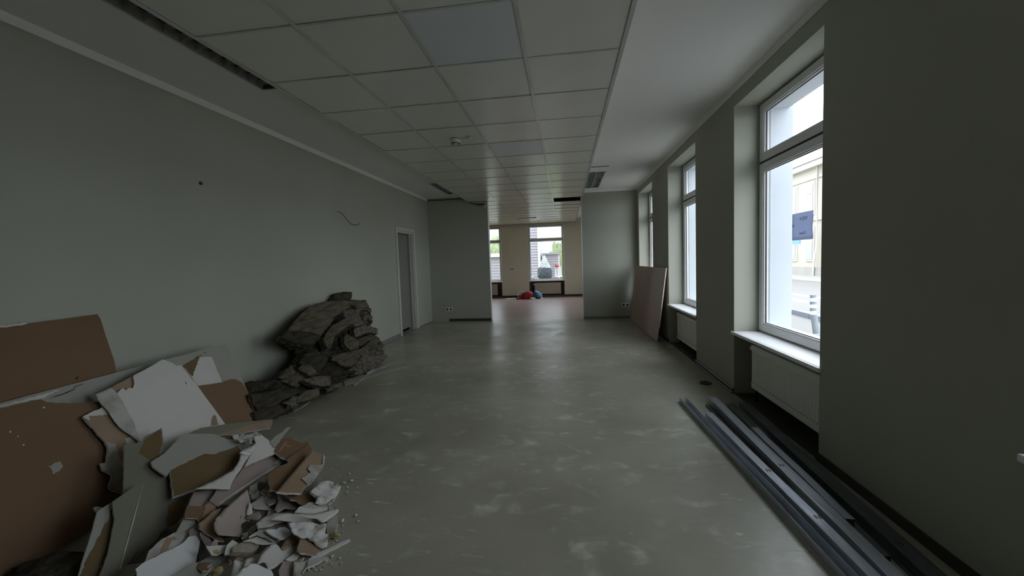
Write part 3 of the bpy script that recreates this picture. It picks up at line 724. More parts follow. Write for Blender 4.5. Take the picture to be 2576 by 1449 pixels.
# ------------------------------------------------------------------ traced sheet fragments
def sheet(name, pts, normal, thick, m_front, m_back=None, m_edge=None, parent=None, curl=(0, 0, 0), rough=0.0, sub=2, seed=0, seg=0.03, **kw):
    """A broken sheet: closed outline in world space, its own thickness behind the front face, optional curl."""
    nrm = Vector(normal).normalized()
    P = [Vector(p) for p in pts]
    c = sum(P, Vector()) / len(P)
    ex = Vector((0, 1, 0)) - nrm * nrm.y; ex.normalize(); ey = nrm.cross(ex)
    bm = bmesh.new()
    vs = [bm.verts.new(p) for p in P]
    f = bm.faces.new(vs)
    bmesh.ops.triangulate(bm, faces=[f], ngon_method='BEAUTY')
    if sub:
        for _ in range(sub):
            es = [e for e in bm.edges if e.calc_length() > seg]
            if es: bmesh.ops.subdivide_edges(bm, edges=es, cuts=1)
            bmesh.ops.triangulate(bm, faces=[q for q in bm.faces if len(q.verts) > 3])
    R_ = max((p - c).length for p in P)
    ca, cu, ph = curl
    d = ex * math.cos(ca) + ey * math.sin(ca)
    for v in bm.verts:
        q = (v.co - c)
        t = q.dot(d) / R_
        off = cu * R_ * (t * t - 0.3) + ph * R_ * t
        if rough:
            off += rough * (noise.noise(v.co * 22 + Vector((seed, 0, 0))) + 0.6 * noise.noise(v.co * 55) + 0.35 * noise.noise(v.co * 120))
            v.co += ex * (0.3 * rough * noise.noise(v.co * 45 + Vector((3, seed, 0))))
        v.co += nrm * off
    bmesh.ops.recalc_face_normals(bm, faces=bm.faces)
    if sum((q.normal * q.calc_area() for q in bm.faces), Vector()).dot(nrm) < 0:
        bmesh.ops.reverse_faces(bm, faces=bm.faces)
    front = list(bm.faces)
    for q in front: q.material_index = 0
    old = list(bm.verts); mp = {}
    for v in old: mp[v] = bm.verts.new(v.co - nrm * thick + (Vector((noise.noise(v.co * 60), noise.noise(v.co * 60 + Vector((9, 0, 0))), 0)) * min(0.004, thick * 0.3) if thick > 0.004 else Vector()))
    bnd = [e for e in bm.edges if len(e.link_faces) == 1]
    loops = []
    for e in bnd:
        l = e.link_loops[0]; loops.append((l.vert, l.link_loop_next.vert))
    for q in front:
        try: nf = bm.faces.new([mp[v] for v in reversed(q.verts)]); nf.material_index = 1
        except ValueError: pass
    for a, b_ in loops:
        try: nf = bm.faces.new((b_, a, mp[a], mp[b_])); nf.material_index = 2
        except ValueError: pass
    me = bpy.data.meshes.new(name)
    off = root_loc(parent) if parent is not None else Vector((c.x, c.y, min(v.co.z for v in bm.verts)))
    for v in bm.verts: v.co -= off
    bm.to_mesh(me); bm.free()
    for q in (m_front, m_back or m_front, m_edge or m_front): me.materials.append(q)
    for p_ in me.polygons: p_.use_smooth = (p_.material_index == 0 and bool(cu or rough))
    o = bpy.data.objects.new(name, me); COL.objects.link(o)
    if parent is not None: o.parent = parent
    else: o.location = off
    return setp(o, **kw)

def rag(pts, normal, amp, step, rnd):
    """Break a traced outline into a ragged torn edge lying in its own plane."""
    nrm = Vector(normal); out = []; n = len(pts)
    for i in range(n):
        a, b = Vector(pts[i]), Vector(pts[(i + 1) % n]); L = (b - a).length
        out.append(a); k = int(L // step)
        s_ = (b - a).cross(nrm).normalized() if L > 1e-6 else Vector()
        for j in range(1, k + 1):
            out.append(a + (b - a) * ((j + rnd.uniform(-0.2, 0.2)) / (k + 1)) + s_ * rnd.uniform(-amp, amp))
    return out
SMOOTHCUT = {'crack', 'paint_dot', 'screw_hole', 'pale_edge', 'broken_edge', 'crease', 'nick'}

FRAG = [
('plasterboard_piece', 'large brown board leaning on the wall at the left edge, topmost', 'plasterboard', 'plasterboard debris heap', [(-2.926, 1.53, 1.012), (-2.925, 1.734, 1.011), (-2.926, 1.842, 1.013), (-2.929, 2.183, 1.02), (-2.917, 2.187, 0.994), (-2.855, 2.168, 0.858), (-2.798, 2.151, 0.736), (-2.766, 2.131, 0.666), (-2.641, 2.092, 0.394), (-2.561, 1.946, 0.219), (-2.631, 1.322, 0.371)], (0.908, 0.0, 0.418), 0.0095, 'brown', 'grey', 'gyps', (0, 0, 0), 0.0, [('torn_paper', [(-2.927, 1.533, 1.02), (-2.926, 1.736, 1.017), (-2.927, 1.841, 1.02), (-2.923, 1.841, 1.011), (-2.922, 1.827, 1.009), (-2.923, 1.733, 1.009), (-2.919, 1.527, 1.002)], 'white'), ('nick', [(-2.773, 1.926, 0.684), (-2.777, 1.941, 0.693), (-2.775, 1.945, 0.688), (-2.768, 1.93, 0.674)], 'black')]),
('plasterboard_piece', 'long pale grey board leaning behind the brown ones, cracked along its top edge', 'plasterboard', 'plasterboard debris heap', [(-2.726, 1.396, 0.658), (-2.728, 1.586, 0.662), (-2.729, 1.876, 0.665), (-2.736, 2.923, 0.679), (-2.665, 2.914, 0.532), (-2.589, 2.9, 0.373), (-2.453, 2.877, 0.089), (-2.461, 2.537, 0.106), (-2.496, 1.891, 0.18), (-2.554, 1.275, 0.3)], (0.902, 0.0, 0.433), 0.0095, 'grey', 'grey', 'gyps', (0, 0, 0), 0.0, [('exposed_paper', [(-2.701, 2.505, 0.609), (-2.72, 2.687, 0.65), (-2.711, 2.65, 0.631), (-2.658, 2.533, 0.521)], 'olive'), ('torn_flap', [(-2.712, 2.654, 0.633), (-2.702, 2.745, 0.612), (-2.61, 2.725, 0.42), (-2.625, 2.534, 0.452), (-2.661, 2.523, 0.527)], 'white'), ('crack', [(-2.707, 1.757, 0.623), (-2.711, 1.791, 0.631), (-2.711, 1.822, 0.632), (-2.716, 1.875, 0.641), (-2.721, 1.883, 0.652), (-2.723, 1.924, 0.655), (-2.721, 1.922, 0.651), (-2.719, 1.884, 0.647), (-2.713, 1.875, 0.634), (-2.708, 1.823, 0.625), (-2.708, 1.79, 0.625)], 'dark'), ('screw_hole', [(-2.723, 2.704, 0.655), (-2.724, 2.716, 0.658), (-2.721, 2.719, 0.652), (-2.719, 2.71, 0.648)], 'dark'), ('white_paper', [(-2.72, 1.393, 0.65), (-2.721, 1.583, 0.652), (-2.721, 1.67, 0.651), (-2.723, 1.818, 0.655), (-2.712, 1.741, 0.633), (-2.714, 1.68, 0.638), (-2.709, 1.63, 0.627), (-2.716, 1.579, 0.642), (-2.716, 1.389, 0.64)], 'white')]),
('plasterboard_piece', 'dark brown board on the floor at the left edge with a pale paint scrap', 'plasterboard', 'plasterboard debris heap', [(-2.677, 1.373, 0.703), (-2.651, 1.54, 0.652), (-2.65, 1.654, 0.651), (-2.649, 1.684, 0.648), (-2.638, 1.703, 0.625), (-2.623, 1.777, 0.595), (-2.603, 1.911, 0.557), (-2.562, 1.892, 0.474), (-2.483, 1.893, 0.316), (-2.373, 1.845, 0.096), (-2.335, 1.615, 0.02), (-2.327, 1.347, 0.005), (-2.328, 1.132, 0.007)], (0.894, 0.0, 0.447), 0.0095, 'brown', 'grey', 'gyps', (0, 0, 0), 0.0, [('paint_scrap', [(-2.5, 1.589, 0.353), (-2.499, 1.611, 0.351), (-2.5, 1.639, 0.353), (-2.487, 1.641, 0.328), (-2.48, 1.62, 0.313), (-2.478, 1.595, 0.309), (-2.486, 1.599, 0.326), (-2.494, 1.598, 0.341)], 'grey'), ('paint_dot', [(-2.598, 1.533, 0.55), (-2.596, 1.537, 0.546), (-2.593, 1.533, 0.54), (-2.595, 1.529, 0.544)], 'bright'), ('paint_dot', [(-2.583, 1.547, 0.519), (-2.582, 1.552, 0.518), (-2.58, 1.549, 0.514), (-2.581, 1.546, 0.516)], 'bright'), ('paint_dot', [(-2.562, 1.551, 0.477), (-2.561, 1.557, 0.476), (-2.559, 1.552, 0.471), (-2.56, 1.548, 0.473)], 'bright'), ('paint_dot', [(-2.628, 1.68, 0.61), (-2.627, 1.687, 0.607), (-2.624, 1.684, 0.602), (-2.625, 1.678, 0.604)], 'bright')]),
('plasterboard_piece', 'brown board piece leaning at the right end of the pale grey board', 'plasterboard', 'plasterboard debris heap', [(-2.59, 2.499, 0.462), (-2.572, 2.692, 0.428), (-2.575, 2.765, 0.432), (-2.569, 2.803, 0.421), (-2.55, 2.843, 0.385), (-2.493, 2.852, 0.275), (-2.436, 2.865, 0.166), (-2.43, 2.847, 0.153), (-2.436, 2.804, 0.166), (-2.41, 2.758, 0.115), (-2.384, 2.742, 0.066), (-2.405, 2.477, 0.105), (-2.52, 2.337, 0.327)], (0.887, 0.0, 0.461), 0.0095, 'brown', 'grey', 'gyps', (0, 0, 0), 0.0, []),
('plasterboard_piece', 'torn brown and white board strip hanging down beside the dark brown board', 'plasterboard', 'plasterboard debris heap', [(-2.55, 1.785, 0.518), (-2.559, 1.892, 0.536), (-2.559, 1.941, 0.535), (-2.496, 1.975, 0.419), (-2.43, 1.953, 0.297), (-2.425, 1.872, 0.287), (-2.328, 1.785, 0.107), (-2.333, 1.769, 0.116), (-2.346, 1.749, 0.14), (-2.361, 1.733, 0.169), (-2.385, 1.771, 0.212), (-2.396, 1.759, 0.233), (-2.407, 1.745, 0.253), (-2.424, 1.75, 0.286), (-2.422, 1.775, 0.281), (-2.451, 1.813, 0.334), (-2.471, 1.817, 0.371), (-2.504, 1.803, 0.434)], (0.88, 0.0, 0.475), 0.0095, 'tan', 'brown', 'gyps', (0, 0, 0), 0.0, [('torn_paper', [(-2.548, 1.785, 0.519), (-2.557, 1.891, 0.536), (-2.543, 1.899, 0.508), (-2.522, 1.918, 0.47), (-2.534, 1.885, 0.493), (-2.541, 1.837, 0.505), (-2.545, 1.808, 0.512), (-2.529, 1.804, 0.483)], 'white'), ('torn_paper', [(-2.469, 1.817, 0.372), (-2.455, 1.852, 0.346), (-2.418, 1.838, 0.277), (-2.4, 1.841, 0.244), (-2.373, 1.807, 0.194), (-2.338, 1.783, 0.13), (-2.332, 1.77, 0.119), (-2.36, 1.735, 0.17), (-2.383, 1.771, 0.213), (-2.405, 1.746, 0.253), (-2.422, 1.751, 0.284), (-2.42, 1.775, 0.281), (-2.449, 1.813, 0.335)], 'dirty'), ('torn_paper', [(-2.458, 1.903, 0.351), (-2.456, 1.937, 0.348), (-2.433, 1.945, 0.306), (-2.426, 1.875, 0.293), (-2.436, 1.9, 0.31)], 'white')]),
('plasterboard_piece', 'grey folded strip along the left side of the big white sheet', 'plasterboard', 'plasterboard debris heap', [(-2.576, 1.872, 0.612), (-2.582, 1.951, 0.624), (-2.577, 1.964, 0.615), (-2.562, 1.967, 0.586), (-2.528, 1.972, 0.524), (-2.476, 1.97, 0.428), (-2.412, 1.95, 0.31), (-2.413, 1.942, 0.311), (-2.445, 1.918, 0.37), (-2.468, 1.897, 0.412), (-2.492, 1.887, 0.457), (-2.524, 1.885, 0.518), (-2.552, 1.873, 0.568)], (0.88, 0.0, 0.475), 0.0035, 'dirty', 'grey', 'gyps', (0.3, 0.03, 0), 0.0, []),
('plasterboard_piece', 'small brown torn corner showing behind the big white sheet', 'plasterboard', 'plasterboard debris heap', [(-2.608, 1.971, 0.617), (-2.624, 2.107, 0.646), (-2.615, 2.126, 0.63), (-2.576, 2.087, 0.556), (-2.579, 2.03, 0.563), (-2.587, 1.986, 0.578)], (0.88, 0.0, 0.475), 0.006, 'tan', 'grey', 'gyps', (0, 0, 0), 0.0, []),
('plasterboard_piece', 'big white sheet with torn edges leaning in the middle of the heap', 'plasterboard', 'plasterboard debris heap', [(-2.573, 1.976, 0.583), (-2.584, 2.015, 0.601), (-2.574, 2.025, 0.584), (-2.579, 2.041, 0.593), (-2.574, 2.066, 0.585), (-2.588, 2.086, 0.609), (-2.612, 2.102, 0.649), (-2.619, 2.168, 0.662), (-2.629, 2.245, 0.679), (-2.64, 2.314, 0.698), (-2.617, 2.365, 0.658), (-2.606, 2.373, 0.64), (-2.605, 2.403, 0.637), (-2.55, 2.416, 0.543), (-2.516, 2.428, 0.485), (-2.356, 2.457, 0.208), (-2.356, 2.401, 0.209), (-2.355, 2.339, 0.208), (-2.356, 2.277, 0.208), (-2.359, 2.177, 0.213), (-2.358, 2.125, 0.212), (-2.356, 2.026, 0.208), (-2.354, 2.01, 0.206), (-2.381, 1.938, 0.252), (-2.416, 1.944, 0.311), (-2.439, 1.951, 0.351), (-2.485, 1.965, 0.43), (-2.535, 1.978, 0.518)], (0.865, 0.0, 0.502), 0.0095, 'white', 'brown', 'gyps', (0, 0, 0), 0.0, [('exposed_paper', [(-2.371, 2.359, 0.237), (-2.386, 2.381, 0.264), (-2.397, 2.403, 0.282), (-2.4, 2.423, 0.288), (-2.391, 2.428, 0.273), (-2.362, 2.408, 0.223)], 'tan'), ('crack', [(-2.545, 2.371, 0.538), (-2.529, 2.364, 0.511), (-2.537, 2.364, 0.524)], 'dark')]),
('plasterboard_piece', 'tall olive grey board standing in front of the big white sheet', 'plasterboard', 'plasterboard debris heap', [(-2.311, 1.784, 0.373), (-2.299, 1.818, 0.362), (-2.296, 1.864, 0.359), (-2.31, 1.888, 0.372), (-2.312, 1.936, 0.374), (-2.316, 1.99, 0.378), (-2.271, 1.953, 0.335), (-2.214, 1.901, 0.281), (-2.129, 1.834, 0.2), (-2.057, 1.806, 0.132), (-2.023, 1.885, 0.099), (-2.009, 1.855, 0.085), (-1.986, 1.808, 0.064), (-1.949, 1.74, 0.028), (-1.938, 1.676, 0.018), (-1.929, 1.551, 0.01), (-1.924, 1.431, 0.004), (-2.035, 1.521, 0.11), (-2.15, 1.639, 0.22)], (0.69, 0.0, 0.724), 0.0095, 'off', 'brown', 'gyps', (0, 0, 0), 0.0, [('torn_paper', [(-2.017, 1.73, 0.095), (-2.005, 1.829, 0.084), (-1.985, 1.799, 0.065), (-1.953, 1.732, 0.034), (-1.941, 1.681, 0.023), (-1.937, 1.643, 0.019)], 'olive'), ('torn_paper', [(-2.295, 1.878, 0.36), (-2.311, 1.979, 0.375), (-2.246, 1.924, 0.313), (-2.203, 1.861, 0.273), (-2.202, 1.821, 0.271), (-2.253, 1.807, 0.32)], 'olive')]),
('plasterboard_piece', 'grey shard with a brown stripe leaning at the bottom left', 'plasterboard', 'plasterboard debris heap', [(-2.093, 1.483, 0.214), (-2.097, 1.548, 0.218), (-2.084, 1.559, 0.205), (-2.04, 1.519, 0.158), (-1.961, 1.422, 0.075), (-1.919, 1.351, 0.03), (-1.906, 1.333, 0.017), (-1.94, 1.279, 0.052), (-1.962, 1.309, 0.076), (-2.018, 1.385, 0.134)], (0.725, 0.0, 0.689), 0.0095, 'grey', 'brown', 'gyps', (0, 0, 0), 0.0, [('torn_paper', [(-2.094, 1.548, 0.217), (-2.082, 1.548, 0.205), (-2.045, 1.515, 0.165), (-1.974, 1.425, 0.091), (-1.923, 1.343, 0.037), (-1.952, 1.303, 0.068), (-1.992, 1.374, 0.11), (-2.027, 1.443, 0.147), (-2.058, 1.502, 0.179)], 'olive')]),
('plasterboard_piece', 'narrow grey shard with white broken edge leaning against the tall olive board', 'plasterboard', 'plasterboard debris heap', [(-2.071, 1.529, 0.231), (-2.078, 1.598, 0.239), (-2.083, 1.676, 0.244), (-2.074, 1.671, 0.235), (-1.983, 1.546, 0.141), (-1.875, 1.39, 0.031), (-1.85, 1.359, 0.006), (-1.881, 1.309, 0.038), (-1.938, 1.396, 0.096), (-2.017, 1.492, 0.177)], (0.714, 0.0, 0.7), 0.0095, 'off', 'brown', 'gyps', (0, 0, 0), 0.0, [('broken_edge', [(-2.073, 1.665, 0.235), (-2.074, 1.67, 0.237), (-1.983, 1.544, 0.144), (-1.874, 1.389, 0.033), (-1.877, 1.385, 0.036), (-1.985, 1.539, 0.147)], 'dirty')]),
('plasterboard_piece', 'small rounded grey chip behind the bottom left shard', 'plasterboard', 'plasterboard debris heap', [(-2.184, 1.534, 0.194), (-2.184, 1.545, 0.193), (-2.172, 1.558, 0.182), (-2.162, 1.559, 0.17), (-2.165, 1.535, 0.173), (-2.177, 1.533, 0.186)], (0.725, 0.0, 0.689), 0.0095, 'dirty', 'brown', 'gyps', (0, 0, 0), 0.0, []),
('plasterboard_piece', 'narrow grey and brown plank across the top of the heap', 'plasterboard', 'plasterboard debris heap', [(-2.254, 2.084, 0.304), (-2.258, 2.181, 0.3), (-2.229, 2.322, 0.265), (-2.147, 2.644, 0.174), (-2.123, 2.612, 0.157), (-2.1, 2.562, 0.143), (-2.133, 2.417, 0.181), (-2.153, 2.309, 0.206), (-2.191, 2.201, 0.245)], (0.623, 0.062, 0.779), 0.0095, 'off', 'grey', 'gyps', (0, 0, 0), 0.0, [('torn_paper', [(-2.172, 2.332, 0.221), (-2.169, 2.428, 0.211), (-2.14, 2.63, 0.172), (-2.105, 2.566, 0.149), (-2.155, 2.312, 0.209), (-2.19, 2.215, 0.245)], 'tan')]),
('plasterboard_piece', 'wide grey board with a brown lower half lying across the heap', 'plasterboard', 'plasterboard debris heap', [(-2.233, 2.065, 0.313), (-2.178, 2.189, 0.258), (-2.112, 2.231, 0.2), (-2.066, 2.292, 0.157), (-2.043, 2.235, 0.143), (-2.009, 2.181, 0.119), (-1.969, 2.109, 0.093), (-1.962, 1.947, 0.1), (-1.967, 1.828, 0.114), (-1.98, 1.722, 0.134), (-2.092, 1.82, 0.218), (-2.089, 1.808, 0.216), (-2.079, 1.789, 0.209), (-2.116, 1.784, 0.24), (-2.146, 1.779, 0.265), (-2.168, 1.79, 0.282), (-2.182, 1.877, 0.287), (-2.229, 2.007, 0.315)], (0.633, 0.063, 0.772), 0.0095, 'grey', 'brown', 'gyps', (0, 0, 0), 0.0, [('torn_paper', [(-2.096, 1.827, 0.222), (-2.1, 2.038, 0.208), (-2.078, 2.078, 0.187), (-2.067, 2.24, 0.164), (-2.034, 2.213, 0.14), (-2.0, 2.166, 0.116), (-1.97, 2.094, 0.097), (-1.966, 1.952, 0.105), (-1.972, 1.835, 0.12), (-1.984, 1.731, 0.138)], 'olive'), ('torn_paper', [(-2.161, 2.199, 0.245), (-2.127, 2.25, 0.213), (-2.113, 2.296, 0.198), (-2.083, 2.281, 0.174), (-2.106, 2.256, 0.195), (-2.128, 2.22, 0.216)], 'olive')]),
('plasterboard_piece', 'crumpled white paper curl on the upper right of the heap', 'plasterboard', 'plasterboard debris heap', [(-2.097, 2.246, 0.237), (-2.078, 2.321, 0.21), (-2.069, 2.366, 0.196), (-2.042, 2.394, 0.171), (-2.004, 2.377, 0.145), (-1.984, 2.296, 0.142), (-1.999, 2.24, 0.162), (-2.03, 2.269, 0.182), (-2.045, 2.221, 0.201)], (0.605, 0.121, 0.787), 0.003, 'dirty', 'grey', 'gyps', (0.8, 0.25, 0), 0.03, []),
('plasterboard_piece', 'brown rectangular board behind the green grey shard at the top right', 'plasterboard', 'plasterboard debris heap', [(-1.965, 2.563, 0.074), (-1.879, 2.579, 0.028), (-1.882, 2.636, 0.014), (-1.854, 2.616, 0.006), (-1.769, 2.283, 0.061), (-1.804, 2.273, 0.08), (-1.871, 2.298, 0.105), (-1.928, 2.387, 0.107), (-1.971, 2.489, 0.098)], (0.416, 0.25, 0.874), 0.0095, 'brown', 'grey', 'gyps', (0, 0, 0), 0.0, [('torn_paper', [(-1.854, 2.313, 0.095), (-1.881, 2.369, 0.091), (-1.93, 2.477, 0.084), (-1.927, 2.501, 0.076), (-1.906, 2.449, 0.08), (-1.858, 2.46, 0.054), (-1.897, 2.428, 0.082), (-1.862, 2.348, 0.088)], 'tan')]),
('plasterboard_piece', 'pale green grey pointed shard sticking up at the top right', 'plasterboard', 'plasterboard debris heap', [(-2.011, 2.65, 0.114), (-2.015, 2.614, 0.126), (-1.987, 2.533, 0.129), (-1.96, 2.415, 0.142), (-1.936, 2.349, 0.144), (-1.89, 2.329, 0.119), (-1.925, 2.425, 0.117), (-1.952, 2.493, 0.117)], (0.542, 0.217, 0.812), 0.0095, 'grey', 'grey', 'gyps', (0, 0, 0), 0.0, []),
('plasterboard_piece', 'dark brown board with a white edge, second from the right', 'plasterboard', 'plasterboard debris heap', [(-1.837, 2.592, 0.018), (-1.792, 2.55, 0.006), (-1.764, 2.504, 0.006), (-1.654, 2.196, 0.048), (-1.549, 1.904, 0.087), (-1.566, 1.88, 0.104), (-1.67, 1.991, 0.125), (-1.707, 2.133, 0.099), (-1.714, 2.223, 0.072), (-1.748, 2.255, 0.08)], (0.466, 0.28, 0.839), 0.0095, 'brown', 'grey', 'gyps', (0, 0, 0), 0.0, []),
('plasterboard_piece', 'tan curved board with a frayed pale lower edge at the right of the heap', 'plasterboard', 'plasterboard debris heap', [(-1.717, 2.449, 0.062), (-1.691, 2.422, 0.056), (-1.666, 2.434, 0.037), (-1.651, 2.476, 0.015), (-1.622, 2.446, 0.008), (-1.568, 2.361, 0.007), (-1.527, 2.263, 0.017), (-1.474, 2.112, 0.038), (-1.448, 2.003, 0.061), (-1.417, 1.912, 0.074), (-1.432, 1.876, 0.095), (-1.447, 1.838, 0.117), (-1.473, 1.807, 0.142), (-1.578, 2.095, 0.103), (-1.684, 2.392, 0.063)], (0.476, 0.285, 0.832), 0.0095, 'tan', 'grey', 'gyps', (1.2, 0.06, 0), 0.0, [('frayed_paper', [(-1.568, 2.358, 0.009), (-1.557, 2.304, 0.022), (-1.571, 2.254, 0.047), (-1.583, 2.241, 0.058), (-1.556, 2.22, 0.05), (-1.561, 2.178, 0.067), (-1.522, 2.146, 0.056), (-1.514, 2.098, 0.068), (-1.503, 2.037, 0.082), (-1.477, 2.026, 0.071), (-1.451, 2.012, 0.061), (-1.473, 2.112, 0.04), (-1.527, 2.264, 0.018)], 'dirty'), ('frayed_paper', [(-1.645, 2.459, 0.019), (-1.622, 2.444, 0.011), (-1.568, 2.358, 0.009), (-1.556, 2.309, 0.019), (-1.591, 2.373, 0.017)], 'dirty')]),
('plasterboard_piece', 'long mauve grey board with a pale lower edge in the centre', 'plasterboard', 'plasterboard debris heap', [(-1.897, 2.089, 0.118), (-1.908, 2.364, 0.07), (-1.859, 2.352, 0.039), (-1.807, 2.348, 0.006), (-1.818, 2.307, 0.021), (-1.799, 2.121, 0.046), (-1.776, 1.919, 0.071), (-1.754, 1.754, 0.089), (-1.798, 1.753, 0.119), (-1.83, 1.825, 0.125), (-1.823, 1.897, 0.106)], (0.547, 0.164, 0.821), 0.0095, 'pink', 'grey', 'gyps', (0, 0, 0), 0.0, [('torn_paper', [(-1.857, 2.301, 0.05), (-1.877, 2.353, 0.053), (-1.874, 2.378, 0.046), (-1.808, 2.351, 0.008), (-1.817, 2.315, 0.021), (-1.828, 2.282, 0.035), (-1.836, 2.248, 0.047)], 'white'), ('pale_edge', [(-1.821, 2.314, 0.024), (-1.802, 2.127, 0.049), (-1.779, 1.924, 0.074), (-1.757, 1.758, 0.092), (-1.762, 1.764, 0.094), (-1.787, 1.933, 0.077), (-1.812, 2.137, 0.053), (-1.829, 2.295, 0.033)], 'white')]),
('plasterboard_piece', 'light grey sheet with a straight edge above the mauve board', 'plasterboard', 'plasterboard debris heap', [(-2.013, 2.309, 0.193), (-2.007, 2.363, 0.18), (-1.962, 2.364, 0.149), (-1.876, 2.328, 0.095), (-1.863, 2.307, 0.09), (-1.864, 2.052, 0.135), (-1.922, 2.178, 0.154), (-1.96, 2.257, 0.166)], (0.562, 0.141, 0.815), 0.0095, 'white', 'grey', 'gyps', (0, 0, 0), 0.0, []),
('plasterboard_piece', 'white curled paper tip beside the light grey sheet', 'plasterboard', 'plasterboard debris heap', [(-1.946, 2.107, 0.182), (-1.96, 2.165, 0.183), (-1.957, 2.25, 0.169), (-1.932, 2.197, 0.159), (-1.911, 2.155, 0.15), (-1.93, 2.12, 0.169)], (0.577, 0.115, 0.808), 0.003, 'bright', 'grey', 'gyps', (0.4, 0.2, 0), 0.0, []),
('plasterboard_piece', 'pale lilac strip curling along the brown lower half of the wide board', 'plasterboard', 'plasterboard debris heap', [(-1.962, 2.245, 0.161), (-1.92, 2.164, 0.145), (-1.887, 2.079, 0.137), (-1.823, 1.92, 0.12), (-1.791, 1.863, 0.108), (-1.82, 1.807, 0.138), (-1.852, 1.722, 0.176), (-1.864, 1.85, 0.162), (-1.879, 1.993, 0.147), (-1.916, 2.079, 0.158), (-1.954, 2.13, 0.176)], (0.575, 0.144, 0.805), 0.004, 'white', 'grey', 'gyps', (0.2, 0.1, 0), 0.0, []),
('plasterboard_piece', 'dark mauve box shaped fragment under the lilac strip', 'plasterboard', 'plasterboard debris heap', [(-1.899, 1.761, 0.147), (-1.869, 1.856, 0.108), (-1.86, 1.855, 0.102), (-1.852, 1.832, 0.101), (-1.813, 1.728, 0.096), (-1.844, 1.675, 0.128)], (0.547, 0.164, 0.821), 0.0095, 'pink', 'grey', 'gyps', (0, 0, 0), 0.0, []),
('plasterboard_piece', 'small dark grey block edge between boards at centre', 'plasterboard', 'plasterboard debris heap', [(-1.743, 1.943, 0.081), (-1.745, 1.98, 0.076), (-1.752, 2.014, 0.074), (-1.707, 1.952, 0.057), (-1.697, 1.914, 0.058), (-1.712, 1.9, 0.07)], (0.523, 0.157, 0.837), 0.0095, 'dirty', 'grey', 'gyps', (0, 0, 0), 0.0, []),
('plasterboard_piece', 'small fan shaped pale scrap under the mauve board', 'plasterboard', 'plasterboard debris heap', [(-1.733, 1.992, 0.085), (-1.743, 2.05, 0.081), (-1.733, 2.055, 0.074), (-1.719, 2.041, 0.069), (-1.706, 2.005, 0.067)], (0.501, 0.15, 0.852), 0.0095, 'white', 'grey', 'gyps', (0, 0, 0), 0.0, []),
('plasterboard_piece', 'small dark red brown scrap at the heap centre', 'plasterboard', 'plasterboard debris heap', [(-1.763, 2.026, 0.058), (-1.739, 2.039, 0.043), (-1.74, 2.074, 0.038), (-1.705, 2.043, 0.023), (-1.715, 1.96, 0.043)], (0.481, 0.144, 0.865), 0.0095, 'pink', 'brown', 'gyps', (0, 0, 0), 0.0, []),
('plasterboard_piece', 'small crumpled grey lump row beside the fan shaped sheet', 'plasterboard', 'plasterboard debris heap', [(-1.683, 1.874, 0.073), (-1.685, 1.923, 0.066), (-1.678, 1.994, 0.05), (-1.686, 2.028, 0.049), (-1.659, 1.993, 0.04), (-1.65, 1.951, 0.042), (-1.645, 1.896, 0.048), (-1.667, 1.876, 0.063)], (0.481, 0.144, 0.865), 0.0095, 'dirty', 'grey', 'gyps', (0, 0, 0), 0.03, []),
('plasterboard_piece', 'rust brown torn board with ragged pale end left of centre', 'plasterboard', 'plasterboard debris heap', [(-1.804, 1.622, 0.132), (-1.829, 1.659, 0.141), (-1.798, 1.711, 0.109), (-1.814, 1.769, 0.109), (-1.77, 1.772, 0.079), (-1.758, 1.725, 0.08), (-1.747, 1.665, 0.085), (-1.739, 1.626, 0.087), (-1.757, 1.633, 0.098), (-1.784, 1.602, 0.122)], (0.547, 0.164, 0.821), 0.004, 'brown', 'grey', 'gyps', (0, 0, 0), 0.0, [('torn_paper', [(-1.795, 1.719, 0.108), (-1.802, 1.757, 0.105), (-1.773, 1.767, 0.084), (-1.76, 1.725, 0.083), (-1.749, 1.67, 0.087), (-1.742, 1.637, 0.089), (-1.762, 1.675, 0.095)], 'tan')]),
('plasterboard_piece', 'grey rounded scrap at the left of the heap', 'plasterboard', 'plasterboard debris heap', [(-1.807, 1.619, 0.114), (-1.782, 1.657, 0.09), (-1.758, 1.644, 0.076), (-1.749, 1.592, 0.081), (-1.761, 1.535, 0.1)], (0.547, 0.164, 0.821), 0.004, 'grey', 'grey', 'gyps', (0, 0, 0), 0.0, []),
('plasterboard_piece', 'pale scrap with a brown torn patch above the bottom white panel', 'plasterboard', 'plasterboard debris heap', [(-1.769, 1.51, 0.101), (-1.771, 1.546, 0.095), (-1.76, 1.603, 0.077), (-1.725, 1.567, 0.061), (-1.713, 1.519, 0.063), (-1.712, 1.455, 0.075), (-1.712, 1.402, 0.085), (-1.712, 1.348, 0.095), (-1.75, 1.406, 0.109), (-1.77, 1.48, 0.107)], (0.535, 0.161, 0.829), 0.004, 'dirty', 'grey', 'gyps', (0, 0, 0), 0.0, [('torn_paper', [(-1.743, 1.457, 0.096), (-1.765, 1.496, 0.103), (-1.753, 1.52, 0.09), (-1.739, 1.518, 0.082), (-1.742, 1.492, 0.089), (-1.72, 1.46, 0.081), (-1.718, 1.418, 0.088)], 'tan')]),
('plasterboard_piece', 'small dark mauve scrap above the bottom white panel', 'plasterboard', 'plasterboard debris heap', [(-1.728, 1.565, 0.089), (-1.738, 1.625, 0.084), (-1.711, 1.608, 0.07), (-1.686, 1.581, 0.059), (-1.703, 1.543, 0.077)], (0.535, 0.161, 0.829), 0.004, 'pink', 'grey', 'gyps', (0, 0, 0), 0.0, []),
